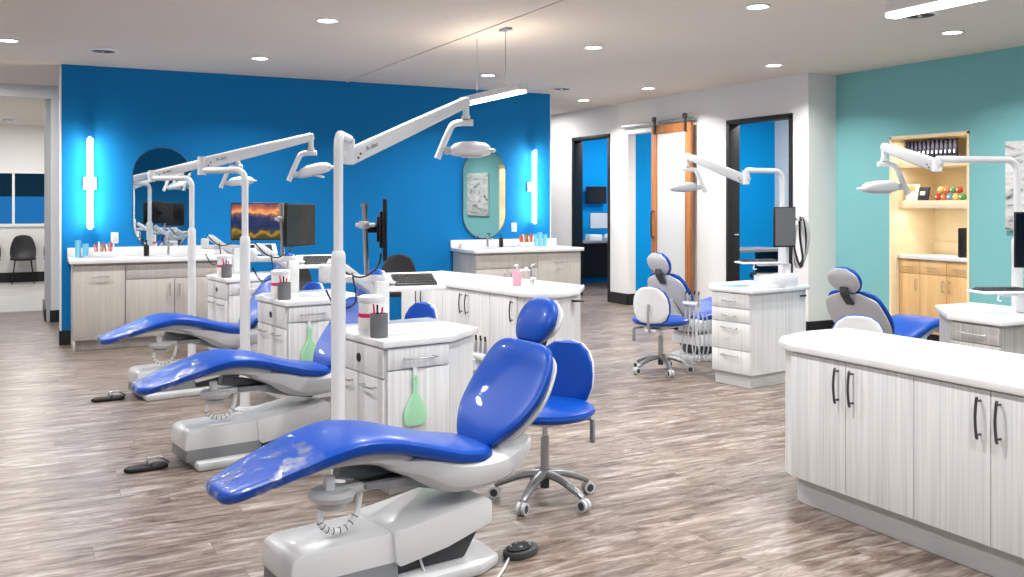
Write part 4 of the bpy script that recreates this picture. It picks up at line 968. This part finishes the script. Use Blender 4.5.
# ================================================================ furniture in the two back rooms
t = thing('desk', 'dark desk in the room behind the left dark doorway', 'desk', (8.75, 13.3, 0))
MB().m('mid_grey_plastic').box((-1.2, -.3, .72), (1.2, .45, .76), .004).build('top', parent=t)
MB().m('black_plastic').box((-1.15, .38, .1), (1.15, .42, .72)).build('back_panel', parent=t)
for x in (-1.1, 1.1): MB().m('black_plastic').box((x-.03, -.25, 0), (x+.03, .4, .72), .002).build('leg', parent=t)
monitor('black television on the blue wall inside the left dark doorway', (8.75, 13.7, 1.52), 0, .42, .3, 'black_screen', 'television')
monitor('pale lit monitor on the desk inside the left dark doorway', (8.68, 13.45, 1.08), R(-10), .4, .28, 'frosted_glass')
tag(MB().m('white_plastic').lathe([(0, 0), (.08, 0), (.1, .05), (.08, .1), (0, .12)], n=18).build('desk_bowl', loc=(8.62, 13.1, .76)), 'white rounded appliance on the desk in the left doorway room', 'appliance')
tag(MB().m('paper_white').box((-.12, -.08, 0), (.12, .08, .1), .01).build('paper_box', loc=(8.35, 13.15, .76)), 'white box on the desk in the left doorway room', 'box')
t = thing('desk_chair', 'dark chair with pale blue seat inside the left doorway room', 'chair', (8.6, 12.6, 0), R(30))
MB().m('cup_blue').box((-.2, -.2, .42), (.2, .2, .47), .02).build('seat', parent=t)
MB().m('black_plastic').box((-.2, .18, .5), (.2, .22, .8), .02).build('backrest', parent=t)
for sx, sy in ((1, 1), (1, -1), (-1, 1), (-1, -1)): MB().m('black_plastic').tube([(.17*sx, .17*sy, .43), (.19*sx, .19*sy, 0)], .012, 8).build('leg', parent=t)
t = thing('desk', 'dark grey desk inside the right dark doorway', 'desk', (8.35, 9.7, 0))
MB().m('mid_grey_plastic').box((-.55, -.3, .74), (.7, .3, .78), .004).build('top', parent=t)
for x in (-.5, .65): MB().m('black_plastic').box((x-.02, -.28, 0), (x+.02, .28, .74), .002).build('leg', parent=t)
t = thing('office_chair', 'black high backed office chair inside the right doorway', 'chair', (8.35, 9.0, 0), R(-30))
MB().m('black_seat').loft([(.18, .58, .1, .02), (.2, .64, .2, .04), (.22, .8, .22, .045), (.24, .98, .2, .04), (.25, 1.08, .14, .03), (.25, 1.11, .05, .01)], 20, .6).build('backrest', parent=t)
MB().m('black_seat').box((-.22, -.22, .42), (.22, .22, .5), .03).build('seat', parent=t)
MB().m('black_plastic').tube([(0, 0, .06), (0, 0, .43)], .025, 12).build('column', parent=t)
for k in range(5):
    a = R(72*k); MB().m('black_plastic').tube([(0, 0, .1), (.28*math.cos(a), .28*math.sin(a), .05)], .018, 8).build('leg', parent=t)
tag(MB().m('white_plastic').lathe([(0, 0), (.04, 0), (.045, .1), (0, .1)], n=16).build('mug', loc=(8.1, 9.6, .78)), 'white mug on the desk inside the right doorway', 'mug')
t = thing('computer_tower', 'small light computer unit on the desk in the right doorway room', 'computer', (8.3, 9.75, .78))
MB().m('light_grey_plastic').box((-.04, -.1, 0), (.04, .1, .28), .008).build('case', parent=t)
MB().m('dark_grey_plastic').box((-.03, -.104, .02), (.03, -.098, .2), .002).build('front_panel', parent=t)

# ================================================================ camera, world, colour
cam = bpy.data.cameras.new('camera'); co = bpy.data.objects.new('camera', cam); C0.objects.link(co)
cam.sensor_width = 36; cam.lens = FPX/1024*36; cam.shift_y = -(288.5-V0)/1024
co.location = (0, 0, EYE); co.rotation_euler = (R(90), 0, -YAW); cam.clip_start = .05
sc = bpy.context.scene; sc.camera = co
w = bpy.data.worlds.new('world'); sc.world = w; w.use_nodes = True
w.node_tree.nodes['Background'].inputs[0].default_value = (.8, .9, 1, 1); w.node_tree.nodes['Background'].inputs[1].default_value = .6
sc.view_settings.view_transform = 'Standard'; sc.view_settings.look = 'None'; sc.view_settings.gamma = 1; sc.view_settings.use_curve_mapping = False
sc.view_settings.exposure = -.3
sc.cycles.max_bounces = 8; sc.cycles.diffuse_bounces = 5; sc.cycles.transparent_max_bounces = 12
sc.cycles.sample_clamp_indirect = 6
